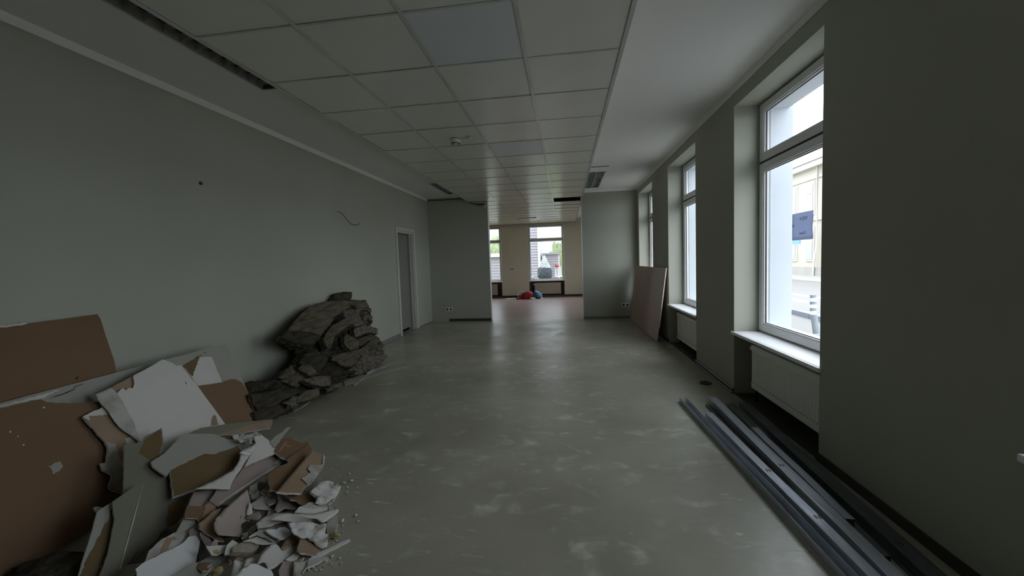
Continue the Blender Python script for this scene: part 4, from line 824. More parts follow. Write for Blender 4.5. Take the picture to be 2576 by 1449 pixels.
('plasterboard_piece', 'brown tongue shaped piece left of the large rounded sheet', 'plasterboard', 'plasterboard debris heap', [(-1.701, 1.591, 0.109), (-1.711, 1.636, 0.106), (-1.722, 1.687, 0.104), (-1.712, 1.721, 0.091), (-1.674, 1.654, 0.08), (-1.637, 1.614, 0.064), (-1.604, 1.601, 0.046), (-1.57, 1.576, 0.03), (-1.59, 1.561, 0.045), (-1.619, 1.57, 0.062), (-1.653, 1.569, 0.082), (-1.682, 1.574, 0.1)], (0.523, 0.157, 0.837), 0.004, 'tan', 'brown', 'gyps', (1.0, 0.12, 0), 0.0, []),
('plasterboard_piece', 'dusty mauve scrap below the brown tongue', 'plasterboard', 'plasterboard debris heap', [(-1.676, 1.567, 0.079), (-1.673, 1.588, 0.073), (-1.635, 1.589, 0.049), (-1.601, 1.579, 0.03), (-1.584, 1.586, 0.018), (-1.608, 1.529, 0.043), (-1.654, 1.554, 0.067)], (0.523, 0.157, 0.837), 0.004, 'pink', 'grey', 'gyps', (0, 0, 0), 0.0, []),
('plasterboard_piece', 'dark grey wedge right of the large rounded sheet', 'plasterboard', 'plasterboard debris heap', [(-1.602, 1.796, 0.049), (-1.555, 1.846, 0.015), (-1.548, 1.804, 0.019), (-1.537, 1.738, 0.026), (-1.569, 1.751, 0.04)], (0.46, 0.161, 0.873), 0.004, 'dirty', 'brown', 'gyps', (0, 0, 0), 0.0, []),
('plasterboard_piece', 'large mauve grey rounded sheet in the lower centre of the heap', 'plasterboard', 'plasterboard debris heap', [(-1.627, 1.595, 0.108), (-1.646, 1.628, 0.114), (-1.668, 1.699, 0.114), (-1.681, 1.776, 0.108), (-1.695, 1.861, 0.101), (-1.642, 1.821, 0.076), (-1.567, 1.752, 0.043), (-1.534, 1.734, 0.027), (-1.516, 1.677, 0.026), (-1.504, 1.631, 0.027), (-1.516, 1.611, 0.038), (-1.571, 1.552, 0.082), (-1.603, 1.569, 0.099)], (0.512, 0.154, 0.845), 0.0035, 'pinkl', 'grey', 'gyps', (0.5, 0.1, 0), 0.0, []),
('plasterboard_piece', 'white curled paper tube at the right edge of the rounded sheet', 'plasterboard', 'plasterboard debris heap', [(-1.632, 1.804, 0.083), (-1.601, 1.787, 0.068), (-1.551, 1.743, 0.046), (-1.526, 1.725, 0.035), (-1.494, 1.69, 0.022), (-1.491, 1.648, 0.028), (-1.485, 1.626, 0.028), (-1.484, 1.581, 0.035), (-1.496, 1.589, 0.041), (-1.508, 1.634, 0.04), (-1.528, 1.668, 0.046), (-1.557, 1.713, 0.055), (-1.595, 1.749, 0.071)], (0.501, 0.15, 0.852), 0.004, 'bright', 'grey', 'gyps', (0, 0.25, 0), 0.0, []),
('plasterboard_piece', 'fan shaped pale sheet with a crease at the centre right', 'plasterboard', 'plasterboard debris heap', [(-1.62, 1.8, 0.074), (-1.631, 1.88, 0.065), (-1.638, 1.937, 0.058), (-1.654, 1.988, 0.057), (-1.633, 1.994, 0.045), (-1.596, 1.969, 0.03), (-1.568, 1.935, 0.021), (-1.552, 1.896, 0.02), (-1.535, 1.846, 0.02), (-1.539, 1.827, 0.026), (-1.587, 1.78, 0.06)], (0.46, 0.161, 0.873), 0.005, 'white', 'grey', 'gyps', (0.6, 0.12, 0), 0.0, [('crease', [(-1.634, 1.934, 0.058), (-1.632, 1.937, 0.057), (-1.557, 1.881, 0.028), (-1.56, 1.878, 0.029)], 'dirty')]),
('plasterboard_piece', 'mauve scrap with pale lower lip right of the fan shaped sheet', 'plasterboard', 'plasterboard debris heap', [(-1.563, 1.924, 0.07), (-1.529, 1.949, 0.048), (-1.482, 1.908, 0.032), (-1.463, 1.929, 0.018), (-1.437, 1.922, 0.006), (-1.428, 1.907, 0.005), (-1.425, 1.865, 0.012), (-1.46, 1.839, 0.035), (-1.459, 1.781, 0.047), (-1.484, 1.797, 0.056), (-1.518, 1.87, 0.058)], (0.449, 0.18, 0.875), 0.0035, 'pink', 'grey', 'gyps', (1.0, 0.08, 0), 0.0, []),
('plasterboard_piece', 'brown curved scrap with a notched edge at the right', 'plasterboard', 'plasterboard debris heap', [(-1.492, 1.905, 0.082), (-1.481, 1.946, 0.067), (-1.453, 1.964, 0.049), (-1.423, 2.003, 0.025), (-1.398, 1.997, 0.014), (-1.383, 1.988, 0.009), (-1.356, 1.943, 0.005), (-1.375, 1.911, 0.022), (-1.38, 1.871, 0.034), (-1.398, 1.868, 0.043), (-1.423, 1.872, 0.055), (-1.441, 1.852, 0.068), (-1.466, 1.872, 0.076)], (0.438, 0.197, 0.877), 0.0045, 'brown', 'grey', 'gyps', (0.0, 0.1, 0), 0.0, []),
('plasterboard_piece', 'speckled white gypsum slab at the right tip of the heap', 'plasterboard', 'plasterboard debris heap', [(-1.403, 2.04, 0.055), (-1.395, 2.113, 0.037), (-1.313, 2.114, 0.005), (-1.292, 2.055, 0.009), (-1.276, 2.005, 0.014), (-1.269, 1.985, 0.015), (-1.275, 1.958, 0.023), (-1.271, 1.909, 0.032), (-1.309, 1.873, 0.055), (-1.335, 1.923, 0.054), (-1.356, 1.928, 0.061), (-1.384, 1.937, 0.07)], (0.352, 0.194, 0.916), 0.012, 'speck', 'brown', 'gyps', (0, 0, 0), 0.008, []),
('plasterboard_piece', 'small pale triangle scrap below the fan shaped sheet', 'plasterboard', 'plasterboard debris heap', [(-1.527, 1.807, 0.039), (-1.52, 1.83, 0.032), (-1.484, 1.81, 0.016), (-1.51, 1.774, 0.036)], (0.46, 0.161, 0.873), 0.004, 'dirty', 'grey', 'gyps', (0, 0, 0), 0.0, []),
('plasterboard_piece', 'grey brown board with a white stripe at the right edge', 'plasterboard', 'plasterboard debris heap', [(-1.348, 1.846, 0.055), (-1.349, 1.877, 0.048), (-1.293, 1.941, 0.01), (-1.256, 1.885, 0.006), (-1.28, 1.804, 0.035), (-1.343, 1.756, 0.072), (-1.354, 1.808, 0.065)], (0.391, 0.196, 0.899), 0.004, 'dirty', 'grey', 'gyps', (0, 0, 0), 0.0, [('torn_paper', [(-1.344, 1.759, 0.074), (-1.353, 1.813, 0.066), (-1.317, 1.82, 0.049), (-1.267, 1.9, 0.009), (-1.257, 1.885, 0.009), (-1.282, 1.807, 0.036)], 'white')]),
('plasterboard_piece', 'grey curled wedge with a crumbling tip at the right edge', 'plasterboard', 'plasterboard debris heap', [(-1.317, 1.716, 0.091), (-1.262, 1.77, 0.057), (-1.237, 1.83, 0.034), (-1.203, 1.889, 0.008), (-1.192, 1.882, 0.005), (-1.188, 1.845, 0.01), (-1.191, 1.799, 0.021), (-1.189, 1.767, 0.028), (-1.2, 1.751, 0.035), (-1.229, 1.759, 0.046), (-1.268, 1.732, 0.067)], (0.378, 0.189, 0.906), 0.004, 'white', 'grey', 'gyps', (0, 0.08, 0), 0.0, []),
('plasterboard_piece', 'flowing grey brown sheet in the middle right of the heap', 'plasterboard', 'plasterboard debris heap', [(-1.434, 1.618, 0.106), (-1.44, 1.67, 0.099), (-1.43, 1.727, 0.083), (-1.393, 1.787, 0.052), (-1.315, 1.827, 0.005), (-1.349, 1.755, 0.036), (-1.381, 1.686, 0.066), (-1.386, 1.643, 0.077), (-1.409, 1.599, 0.098)], (0.44, 0.176, 0.88), 0.0035, 'dirty', 'brown', 'gyps', (1.2, 0.1, 0), 0.0, []),
('plasterboard_piece', 'light narrow strip with dark shadow beneath at middle right', 'plasterboard', 'plasterboard debris heap', [(-1.384, 1.654, 0.102), (-1.382, 1.693, 0.093), (-1.359, 1.744, 0.071), (-1.299, 1.775, 0.036), (-1.247, 1.805, 0.005), (-1.263, 1.767, 0.021), (-1.313, 1.708, 0.057)], (0.422, 0.19, 0.886), 0.005, 'white', 'grey', 'gyps', (0, 0, 0), 0.0, []),
('plasterboard_piece', 'large speckled white gypsum slab at the lower right', 'plasterboard', 'plasterboard debris heap', [(-1.314, 1.666, 0.081), (-1.262, 1.722, 0.05), (-1.204, 1.766, 0.02), (-1.185, 1.759, 0.014), (-1.154, 1.702, 0.013), (-1.139, 1.703, 0.007), (-1.109, 1.652, 0.005), (-1.099, 1.626, 0.006), (-1.106, 1.607, 0.013), (-1.133, 1.609, 0.023), (-1.191, 1.628, 0.041), (-1.215, 1.607, 0.054), (-1.253, 1.619, 0.067), (-1.29, 1.643, 0.076)], (0.353, 0.177, 0.919), 0.004, 'speck', 'brown', 'gyps', (0, 0, 0), 0.01, []),
('plasterboard_piece', 'lilac grey sheet above the bright white scrap', 'plasterboard', 'plasterboard debris heap', [(-1.433, 1.625, 0.079), (-1.405, 1.691, 0.051), (-1.373, 1.742, 0.025), (-1.339, 1.733, 0.011), (-1.314, 1.702, 0.005), (-1.355, 1.697, 0.027), (-1.371, 1.662, 0.042), (-1.397, 1.625, 0.062), (-1.419, 1.609, 0.076)], (0.422, 0.19, 0.886), 0.006, 'pink', 'grey', 'gyps', (0, 0, 0), 0.0, []),
('plasterboard_piece', 'bright white scrap with a wavy top near the lower right', 'plasterboard', 'plasterboard debris heap', [(-1.389, 1.616, 0.072), (-1.382, 1.637, 0.064), (-1.363, 1.653, 0.052), (-1.364, 1.675, 0.048), (-1.352, 1.693, 0.038), (-1.307, 1.692, 0.017), (-1.301, 1.637, 0.026), (-1.316, 1.608, 0.039), (-1.35, 1.608, 0.055)], (0.422, 0.19, 0.886), 0.006, 'bright', 'grey', 'gyps', (0, 0, 0), 0.0, []),
('plasterboard_piece', 'arched grey strip above the dark hollow', 'plasterboard', 'plasterboard debris heap', [(-1.425, 1.562, 0.08), (-1.426, 1.605, 0.072), (-1.416, 1.625, 0.063), (-1.391, 1.629, 0.05), (-1.333, 1.631, 0.02), (-1.347, 1.606, 0.033), (-1.384, 1.607, 0.05), (-1.415, 1.595, 0.069)], (0.44, 0.176, 0.88), 0.008, 'dirty', 'grey', 'gyps', (0, 0, 0), 0.0, []),
('plasterboard_piece', 'white strip with ragged ends below the arched strip', 'plasterboard', 'plasterboard debris heap', [(-1.434, 1.534, 0.073), (-1.432, 1.58, 0.063), (-1.423, 1.605, 0.054), (-1.397, 1.61, 0.039), (-1.364, 1.631, 0.019), (-1.34, 1.639, 0.005), (-1.347, 1.614, 0.014), (-1.374, 1.581, 0.034), (-1.392, 1.566, 0.046), (-1.418, 1.559, 0.06)], (0.44, 0.176, 0.88), 0.0035, 'white', 'grey', 'gyps', (0, 0.12, 0), 0.0, []),
('plasterboard_piece', 'tan curled flap at the lower right', 'plasterboard', 'plasterboard debris heap', [(-1.301, 1.684, 0.023), (-1.251, 1.652, 0.006), (-1.242, 1.611, 0.01), (-1.259, 1.597, 0.022), (-1.261, 1.56, 0.03), (-1.274, 1.563, 0.036), (-1.292, 1.612, 0.034)], (0.422, 0.19, 0.886), 0.0035, 'tan', 'grey', 'gyps', (0.8, 0.2, 0), 0.0, []),
('plasterboard_piece', 'rounded brown paper piece below the large speckled slab', 'plasterboard', 'plasterboard debris heap', [(-1.218, 1.616, 0.041), (-1.209, 1.642, 0.032), (-1.174, 1.635, 0.02), (-1.136, 1.624, 0.008), (-1.12, 1.61, 0.004), (-1.11, 1.564, 0.009), (-1.122, 1.557, 0.015), (-1.15, 1.552, 0.027), (-1.167, 1.541, 0.036), (-1.185, 1.549, 0.041), (-1.204, 1.585, 0.041)], (0.353, 0.177, 0.919), 0.008, 'tan', 'grey', 'gyps', (0, 0, 0), 0.0, []),
('wood_fragment', 'weathered grey wood plank fragment at the bottom centre', 'wood', 'plasterboard debris heap', [(-1.44, 1.487, 0.077), (-1.447, 1.507, 0.076), (-1.444, 1.536, 0.068), (-1.401, 1.582, 0.036), (-1.389, 1.573, 0.031), (-1.38, 1.548, 0.032), (-1.38, 1.522, 0.038), (-1.405, 1.496, 0.056), (-1.43, 1.475, 0.074)], (0.458, 0.183, 0.87), 0.02, 'wood', 'wood', 'wood', (0, 0, 0), 0.0, []),
('plasterboard_piece', 'grey scrap left of the wood fragment', 'plasterboard', 'plasterboard debris heap', [(-1.451, 1.458, 0.071), (-1.482, 1.504, 0.078), (-1.49, 1.543, 0.073), (-1.464, 1.544, 0.059), (-1.455, 1.505, 0.063), (-1.439, 1.478, 0.06)], (0.477, 0.191, 0.858), 0.006, 'white', 'grey', 'gyps', (0, 0, 0), 0.0, []),
('plasterboard_piece', 'white scrap with a yellow stain beside the bottom white panel', 'plasterboard', 'plasterboard debris heap', [(-1.547, 1.468, 0.096), (-1.505, 1.526, 0.061), (-1.49, 1.5, 0.057), (-1.482, 1.486, 0.055), (-1.489, 1.458, 0.065), (-1.502, 1.447, 0.075)], (0.489, 0.171, 0.855), 0.004, 'white', 'grey', 'gyps', (0, 0, 0), 0.0, [('foam_stain', [(-1.512, 1.466, 0.078), (-1.51, 1.482, 0.074), (-1.495, 1.479, 0.066), (-1.492, 1.464, 0.067), (-1.501, 1.457, 0.074)], 'foam')]),
('plasterboard_piece', 'bright white panel at the bottom of the heap', 'plasterboard', 'plasterboard debris heap', [(-1.691, 1.303, 0.113), (-1.699, 1.337, 0.111), (-1.698, 1.368, 0.105), (-1.694, 1.435, 0.09), (-1.694, 1.497, 0.078), (-1.708, 1.549, 0.077), (-1.697, 1.586, 0.063), (-1.68, 1.576, 0.054), (-1.589, 1.532, 0.006), (-1.597, 1.408, 0.034), (-1.6, 1.357, 0.046), (-1.573, 1.284, 0.042), (-1.634, 1.268, 0.083)], (0.523, 0.157, 0.837), 0.004, 'bright', 'brown', 'gyps', (0, 0, 0), 0.0, []),
('plasterboard_piece', 'grey lower half of a folded sheet beside the bright white panel', 'plasterboard', 'plasterboard debris heap', [(-1.544, 1.489, 0.04), (-1.516, 1.513, 0.018), (-1.503, 1.539, 0.005), (-1.495, 1.459, 0.015), (-1.491, 1.391, 0.025), (-1.468, 1.314, 0.025), (-1.522, 1.257, 0.07), (-1.556, 1.319, 0.079), (-1.553, 1.369, 0.068)], (0.523, 0.157, 0.837), 0.008, 'grey', 'brown', 'gyps', (0, 0, 0), 0.0, []),
('plasterboard_piece', 'brown paper roll under the wood fragment', 'plasterboard', 'plasterboard debris heap', [(-1.448, 1.512, 0.044), (-1.432, 1.529, 0.032), (-1.397, 1.488, 0.022), (-1.42, 1.476, 0.037)], (0.458, 0.183, 0.87), 0.0035, 'tan', 'grey', 'gyps', (0, -0.3, 0), 0.0, []),
('plasterboard_piece', 'white paper roll at the bottom centre', 'plasterboard', 'plasterboard debris heap', [(-1.411, 1.463, 0.051), (-1.387, 1.473, 0.035), (-1.378, 1.48, 0.029), (-1.362, 1.459, 0.025), (-1.355, 1.418, 0.03), (-1.33, 1.36, 0.029), (-1.339, 1.351, 0.036), (-1.394, 1.435, 0.047)], (0.458, 0.183, 0.87), 0.0035, 'white', 'pink', 'gyps', (0, -0.3, 0), 0.0, []),
('plasterboard_piece', 'small pale curl right of the white roll', 'plasterboard', 'plasterboard debris heap', [(-1.361, 1.466, 0.05), (-1.36, 1.48, 0.046), (-1.337, 1.508, 0.028), (-1.328, 1.482, 0.029), (-1.332, 1.456, 0.037), (-1.34, 1.429, 0.046)], (0.458, 0.183, 0.87), 0.0035, 'white', 'grey', 'gyps', (0.5, 0.15, 0), 0.0, []),
('plasterboard_piece', 'heart shaped pale grey sheet near the bottom right', 'plasterboard', 'plasterboard debris heap', [(-1.307, 1.501, 0.062), (-1.311, 1.553, 0.054), (-1.305, 1.568, 0.048), (-1.286, 1.566, 0.039), (-1.27, 1.559, 0.032), (-1.263, 1.563, 0.028), (-1.255, 1.606, 0.016), (-1.237, 1.607, 0.006), (-1.221, 1.571, 0.005), (-1.224, 1.508, 0.02), (-1.224, 1.449, 0.031), (-1.235, 1.431, 0.04), (-1.261, 1.456, 0.048), (-1.272, 1.46, 0.053), (-1.28, 1.428, 0.063)], (0.44, 0.176, 0.88), 0.0035, 'white', 'grey', 'gyps', (0.9, 0.14, 0), 0.0, []),
('plasterboard_piece', 'shiny white sheet at the bottom edge of the picture', 'plasterboard', 'plasterboard debris heap', [(-1.269, 1.272, 0.092), (-1.291, 1.33, 0.091), (-1.298, 1.385, 0.083), (-1.294, 1.414, 0.075), (-1.285, 1.424, 0.068), (-1.24, 1.433, 0.042), (-1.224, 1.437, 0.033), (-1.207, 1.428, 0.026), (-1.141, 1.368, 0.004)], (0.458, 0.183, 0.87), 0.0035, 'bright', 'grey', 'gyps', (0.2, 0.16, 0), 0.0, []),
('plasterboard_piece', 'rounded speckled scrap at the lower right edge', 'plasterboard', 'plasterboard debris heap', [(-1.208, 1.502, 0.03), (-1.206, 1.549, 0.02), (-1.197, 1.567, 0.013), (-1.172, 1.55, 0.005), (-1.168, 1.528, 0.008), (-1.18, 1.505, 0.018)], (0.392, 0.177, 0.903), 0.004, 'speck', 'grey', 'gyps', (0, 0, 0), 0.0, []),
('plasterboard_piece', 'brown wood grained scrap at the bottom right', 'plasterboard', 'plasterboard debris heap', [(-1.19, 1.439, 0.035), (-1.21, 1.49, 0.034), (-1.181, 1.508, 0.017), (-1.14, 1.463, 0.008), (-1.117, 1.416, 0.007), (-1.143, 1.394, 0.023)], (0.407, 0.183, 0.895), 0.004, 'pink', 'grey', 'gyps', (0, 0, 0), 0.0, []),
('plasterboard_piece', 'dusty mauve scrap in the bottom right corner of the heap', 'plasterboard', 'plasterboard debris heap', [(-1.163, 1.49, 0.034), (-1.143, 1.504, 0.024), (-1.126, 1.527, 0.013), (-1.108, 1.498, 0.011), (-1.1, 1.453, 0.016), (-1.085, 1.413, 0.017), (-1.1, 1.402, 0.025)], (0.354, 0.159, 0.921), 0.004, 'dirty', 'grey', 'gyps', (0, 0, 0), 0.006, []),
('plasterboard_piece', 'bent white gypsum strip with a ragged end at the lower right tip', 'plasterboard', 'plasterboard debris heap', [(-1.092, 1.477, 0.024), (-1.113, 1.517, 0.025), (-1.101, 1.528, 0.021), (-1.081, 1.548, 0.014), (-1.07, 1.559, 0.01), (-1.048, 1.561, 0.004), (-1.046, 1.538, 0.006), (-1.062, 1.538, 0.01), (-1.078, 1.502, 0.018)], (0.241, 0.097, 0.966), 0.008, 'dirty', 'grey', 'gyps', (0, 0, 0), 0.0, []),
('plasterboard_piece', 'slim white gypsum stick lying on the floor at the right of the heap', 'plasterboard', 'plasterboard debris heap', [(-1.131, 1.541, 0.009), (-1.112, 1.58, 0.008), (-1.068, 1.632, 0.006), (-1.025, 1.685, 0.004), (-1.015, 1.678, 0.004), (-1.017, 1.667, 0.004), (-1.056, 1.618, 0.006), (-1.096, 1.565, 0.007), (-1.117, 1.532, 0.008)], (0.033, 0.005, 0.999), 0.008, 'bright', 'gyps', 'gyps', (0, 0, 0), 0.0, []),
('plasterboard_piece', 'short thin white sliver at the bottom right', 'plasterboard', 'plasterboard debris heap', [(-1.093, 1.445, 0.024), (-1.101, 1.486, 0.022), (-1.096, 1.483, 0.021), (-1.089, 1.447, 0.023)], (0.241, 0.097, 0.966), 0.006, 'bright', 'gyps', 'gyps', (0, 0, 0), 0.0, []),
('plasterboard_piece', 'small white speckled corner beside the wool pile', 'plasterboard', 'plasterboard debris heap', [(-2.524, 2.923, 0.104), (-2.524, 2.949, 0.104), (-2.46, 2.926, 0.05), (-2.466, 2.865, 0.055), (-2.49, 2.862, 0.075)], (0.64, 0.0, 0.768), 0.004, 'speck', 'grey', 'gyps', (0, 0, 0), 0.0, []),
('plasterboard_piece', 'thin dark grey sheet lying flat at the right of the speckled slabs', 'plasterboard', 'plasterboard debris heap', [(-1.206, 1.797, 0.007), (-1.184, 1.845, 0.006), (-1.147, 1.805, 0.005), (-1.109, 1.706, 0.004), (-1.131, 1.689, 0.005), (-1.171, 1.741, 0.006)], (0.04, 0.006, 0.999), 0.006, 'dirty', 'grey', 'gyps', (0, 0, 0), 0.0, []),
('plasterboard_piece', 'small round grey chip beside the curled wedge', 'plasterboard', 'plasterboard debris heap', [(-1.25, 1.882, 0.007), (-1.256, 1.906, 0.007), (-1.248, 1.916, 0.005), (-1.231, 1.895, 0.004), (-1.239, 1.878, 0.006)], (0.124, 0.037, 0.992), 0.004, 'dirty', 'grey', 'gyps', (0, 0, 0), 0.0, []),
('wool_slab', 'wool mass deep inside the pile, coloured dark for shade', 'insulation', 'mineral wool pile against the left wall', [(-2.735, 3.605, 0.587), (-2.806, 4.028, 0.775), (-2.813, 4.885, 0.791), (-2.742, 5.309, 0.605), (-2.629, 5.107, 0.307), (-2.526, 5.096, 0.038), (-2.514, 4.357, 0.005), (-2.55, 3.809, 0.1), (-2.585, 3.496, 0.193), (-2.628, 3.51, 0.305), (-2.674, 3.831, 0.426)], (0.935, 0.0, 0.355), 0.1, 'woold', 'woold', 'wooll', (0.6, 0.1, 0), 0.05, []),
('wool_slab', 'top wool scrap crowning the pile', 'insulation', 'mineral wool pile against the left wall', [(-2.856, 4.672, 0.884), (-2.877, 4.78, 0.94), (-2.879, 4.921, 0.944), (-2.873, 5.157, 0.928), (-2.841, 5.076, 0.846), (-2.835, 4.928, 0.828), (-2.84, 4.797, 0.841)], (0.935, 0.0, 0.355), 0.045, 'woold', 'woold', 'wooll', (0.6, 0.1, 0), 0.009, []),
('wool_slab', 'upper right wool flap below the crowning scrap', 'insulation', 'mineral wool pile against the left wall', [(-2.82, 5.001, 0.842), (-2.802, 5.38, 0.794), (-2.781, 5.403, 0.74), (-2.759, 5.411, 0.682), (-2.757, 5.233, 0.676), (-2.771, 5.102, 0.713), (-2.777, 4.891, 0.728)], (0.935, 0.0, 0.355), 0.045, 'wool', 'wool', 'wooll', (0.6, 0.1, 0), 0.009, []),
('wool_slab', 'big smooth wool blanket forming the upper left of the pile', 'insulation', 'mineral wool pile against the left wall', [(-2.713, 3.519, 0.626), (-2.729, 3.627, 0.658), (-2.765, 3.803, 0.73), (-2.805, 4.02, 0.81), (-2.824, 4.194, 0.847), (-2.83, 4.457, 0.861), (-2.821, 4.792, 0.842), (-2.804, 5.01, 0.809), (-2.772, 4.884, 0.744), (-2.764, 4.755, 0.729), (-2.75, 4.584, 0.701), (-2.735, 4.453, 0.67), (-2.713, 4.363, 0.627), (-2.68, 4.208, 0.56), (-2.652, 4.075, 0.504), (-2.682, 3.986, 0.564), (-2.712, 3.798, 0.623), (-2.724, 3.631, 0.649)], (0.894, 0.0, 0.447), 0.045, 'wool', 'wool', 'wooll', (0.3, -0.1, 0), 0.005, []),
('wool_slab', 'folded lower lip of the big wool blanket', 'insulation', 'mineral wool pile against the left wall', [(-2.613, 3.394, 0.645), (-2.623, 3.496, 0.675), (-2.614, 3.661, 0.646), (-2.596, 3.864, 0.586), (-2.58, 3.944, 0.533), (-2.564, 3.777, 0.479), (-2.586, 3.564, 0.555), (-2.601, 3.449, 0.604)], (0.958, 0.0, 0.287), 0.04, 'woold', 'woold', 'wooll', (0.6, 0.1, 0), 0.009, []),
('wool_slab', 'ragged wool chunk at the upper right', 'insulation', 'mineral wool pile against the left wall', [(-2.744, 4.683, 0.722), (-2.748, 4.859, 0.731), (-2.738, 5.109, 0.706), (-2.727, 5.312, 0.677), (-2.7, 5.296, 0.606), (-2.678, 5.305, 0.549), (-2.653, 5.199, 0.481), (-2.66, 4.938, 0.501), (-2.659, 4.808, 0.497), (-2.7, 4.694, 0.606)], (0.935, 0.0, 0.355), 0.08, 'wooll', 'wooll', 'wooll', (0.6, 0.1, 0), 0.04, []),
('wool_slab', 'long wool strip slanting down the middle of the pile', 'insulation', 'mineral wool pile against the left wall', [(-2.649, 4.59, 0.654), (-2.632, 4.715, 0.612), (-2.618, 4.694, 0.575), (-2.606, 4.475, 0.541), (-2.588, 4.245, 0.494), (-2.561, 4.122, 0.423), (-2.548, 4.052, 0.39), (-2.552, 4.001, 0.401), (-2.592, 4.002, 0.505), (-2.612, 4.114, 0.558), (-2.633, 4.273, 0.612)], (0.935, 0.0, 0.355), 0.05, 'wool', 'wool', 'wooll', (0.6, 0.1, 0), 0.009, []),
('wool_slab', 'flat wool block jutting out to the right', 'insulation', 'mineral wool pile against the left wall', [(-2.595, 4.677, 0.512), (-2.593, 4.941, 0.508), (-2.559, 5.24, 0.418), (-2.532, 5.158, 0.348), (-2.558, 4.946, 0.415), (-2.555, 4.605, 0.407)], (0.935, 0.0, 0.355), 0.05, 'wooll', 'wooll', 'wooll', (0.6, 0.1, 0), 0.012, []),
('wool_slab', 'small wool wedge with a pale top in the middle', 'insulation', 'mineral wool pile against the left wall', [(-2.566, 4.38, 0.464), (-2.576, 4.452, 0.488), (-2.546, 4.554, 0.412), (-2.52, 4.63, 0.343), (-2.496, 4.578, 0.28), (-2.502, 4.378, 0.295), (-2.535, 4.318, 0.383)], (0.935, 0.0, 0.355), 0.06, 'wool', 'wool', 'wooll', (0.6, 0.1, 0), 0.009, []),
('wool_slab', 'wool chunk coloured dark for shade in the hollow under the blanket', 'insulation', 'mineral wool pile against the left wall', [(-2.649, 4.346, 0.471), (-2.63, 4.505, 0.422), (-2.573, 4.53, 0.271), (-2.565, 4.354, 0.25), (-2.597, 4.251, 0.333)], (0.935, 0.0, 0.355), 0.08, 'woold', 'woold', 'wooll', (0.6, 0.1, 0), 0.03, []),
('wool_slab', 'right hand wool flap above the strips', 'insulation', 'mineral wool pile against the left wall', [(-2.571, 4.71, 0.372), (-2.57, 4.999, 0.369), (-2.542, 5.161, 0.296), (-2.504, 5.274, 0.196), (-2.475, 5.117, 0.12), (-2.498, 4.942, 0.18), (-2.511, 4.706, 0.212)], (0.935, 0.0, 0.355), 0.07, 'wool', 'wool', 'wooll', (0.6, 0.1, 0), 0.03, []),
('wool_slab', 'large folded wool slab low on the right', 'insulation', 'mineral wool pile against the left wall', [(-2.495, 3.996, 0.329), (-2.489, 4.179, 0.313), (-2.474, 4.536, 0.274), (-2.491, 4.9, 0.319), (-2.467, 4.781, 0.256), (-2.444, 4.546, 0.195), (-2.417, 4.284, 0.123), (-2.435, 4.119, 0.171), (-2.461, 4.043, 0.239), (-2.478, 3.964, 0.285)], (0.935, 0.0, 0.355), 0.05, 'wool', 'wool', 'wooll', (0.6, 0.1, 0), 0.009, []),
('wool_slab', 'crumbly wool edge at the lower right', 'insulation', 'mineral wool pile against the left wall', [(-2.401, 4.137, 0.135), (-2.404, 4.263, 0.142), (-2.423, 4.45, 0.193), (-2.443, 4.649, 0.244), (-2.409, 5.004, 0.155), (-2.373, 5.022, 0.061), (-2.358, 4.822, 0.022), (-2.36, 4.54, 0.026), (-2.363, 4.272, 0.035)], (0.935, 0.0, 0.355), 0.08, 'wooll', 'wooll', 'wooll', (0.6, 0.1, 0), 0.045, []),
('wool_slab', 'upright wool slab left of the dark hollow', 'insulation', 'mineral wool pile against the left wall', [(-2.547, 3.53, 0.361), (-2.572, 3.687, 0.426), (-2.574, 3.841, 0.432), (-2.525, 3.967, 0.301), (-2.503, 3.861, 0.243), (-2.482, 3.727, 0.189), (-2.51, 3.666, 0.263)], (0.935, 0.0, 0.355), 0.06, 'woold', 'woold', 'wooll', (0.6, 0.1, 0), 0.009, []),
('wool_slab', 'rounded greenish wool scrap at the lower middle', 'insulation', 'mineral wool pile against the left wall', [(-2.488, 3.432, 0.337), (-2.493, 3.51, 0.351), (-2.487, 3.603, 0.335), (-2.465, 3.645, 0.276), (-2.442, 3.662, 0.216), (-2.451, 3.538, 0.239)], (0.935, 0.0, 0.355), 0.05, 'wool', 'wool', 'wooll', (0.6, 0.1, 0), 0.009, []),
('wool_slab', 'broken wool piece at the lower left of the pile', 'insulation', 'mineral wool pile against the left wall', [(-2.513, 3.208, 0.323), (-2.522, 3.284, 0.348), (-2.531, 3.372, 0.372), (-2.512, 3.424, 0.321), (-2.472, 3.513, 0.216), (-2.461, 3.422, 0.186), (-2.461, 3.338, 0.186), (-2.488, 3.26, 0.258)], (0.935, 0.0, 0.355), 0.06, 'wool', 'wool', 'wooll', (0.6, 0.1, 0), 0.03, []),
('wool_slab', 'brown edged wool slab resting on the lower stack', 'insulation', 'mineral wool pile against the left wall', [(-2.41, 3.401, 0.238), (-2.407, 3.534, 0.23), (-2.396, 3.661, 0.2), (-2.385, 3.777, 0.171), (-2.352, 3.713, 0.085), (-2.364, 3.601, 0.116), (-2.382, 3.495, 0.164)], (0.935, 0.0, 0.355), 0.06, 'wooll', 'wooll', 'wooll', (0.6, 0.1, 0), 0.009, []),
('wool_slab', 'dark wool lump in the far left corner of the stack', 'insulation', 'mineral wool pile against the left wall', [(-2.579, 2.926, 0.339), (-2.586, 2.979, 0.359), (-2.575, 3.105, 0.328), (-2.557, 3.241, 0.281), (-2.538, 3.231, 0.23), (-2.547, 3.063, 0.256), (-2.555, 2.9, 0.275)], (0.935, 0.0, 0.355), 0.08, 'woold', 'woold', 'wooll', (0.6, 0.1, 0), 0.04, []),
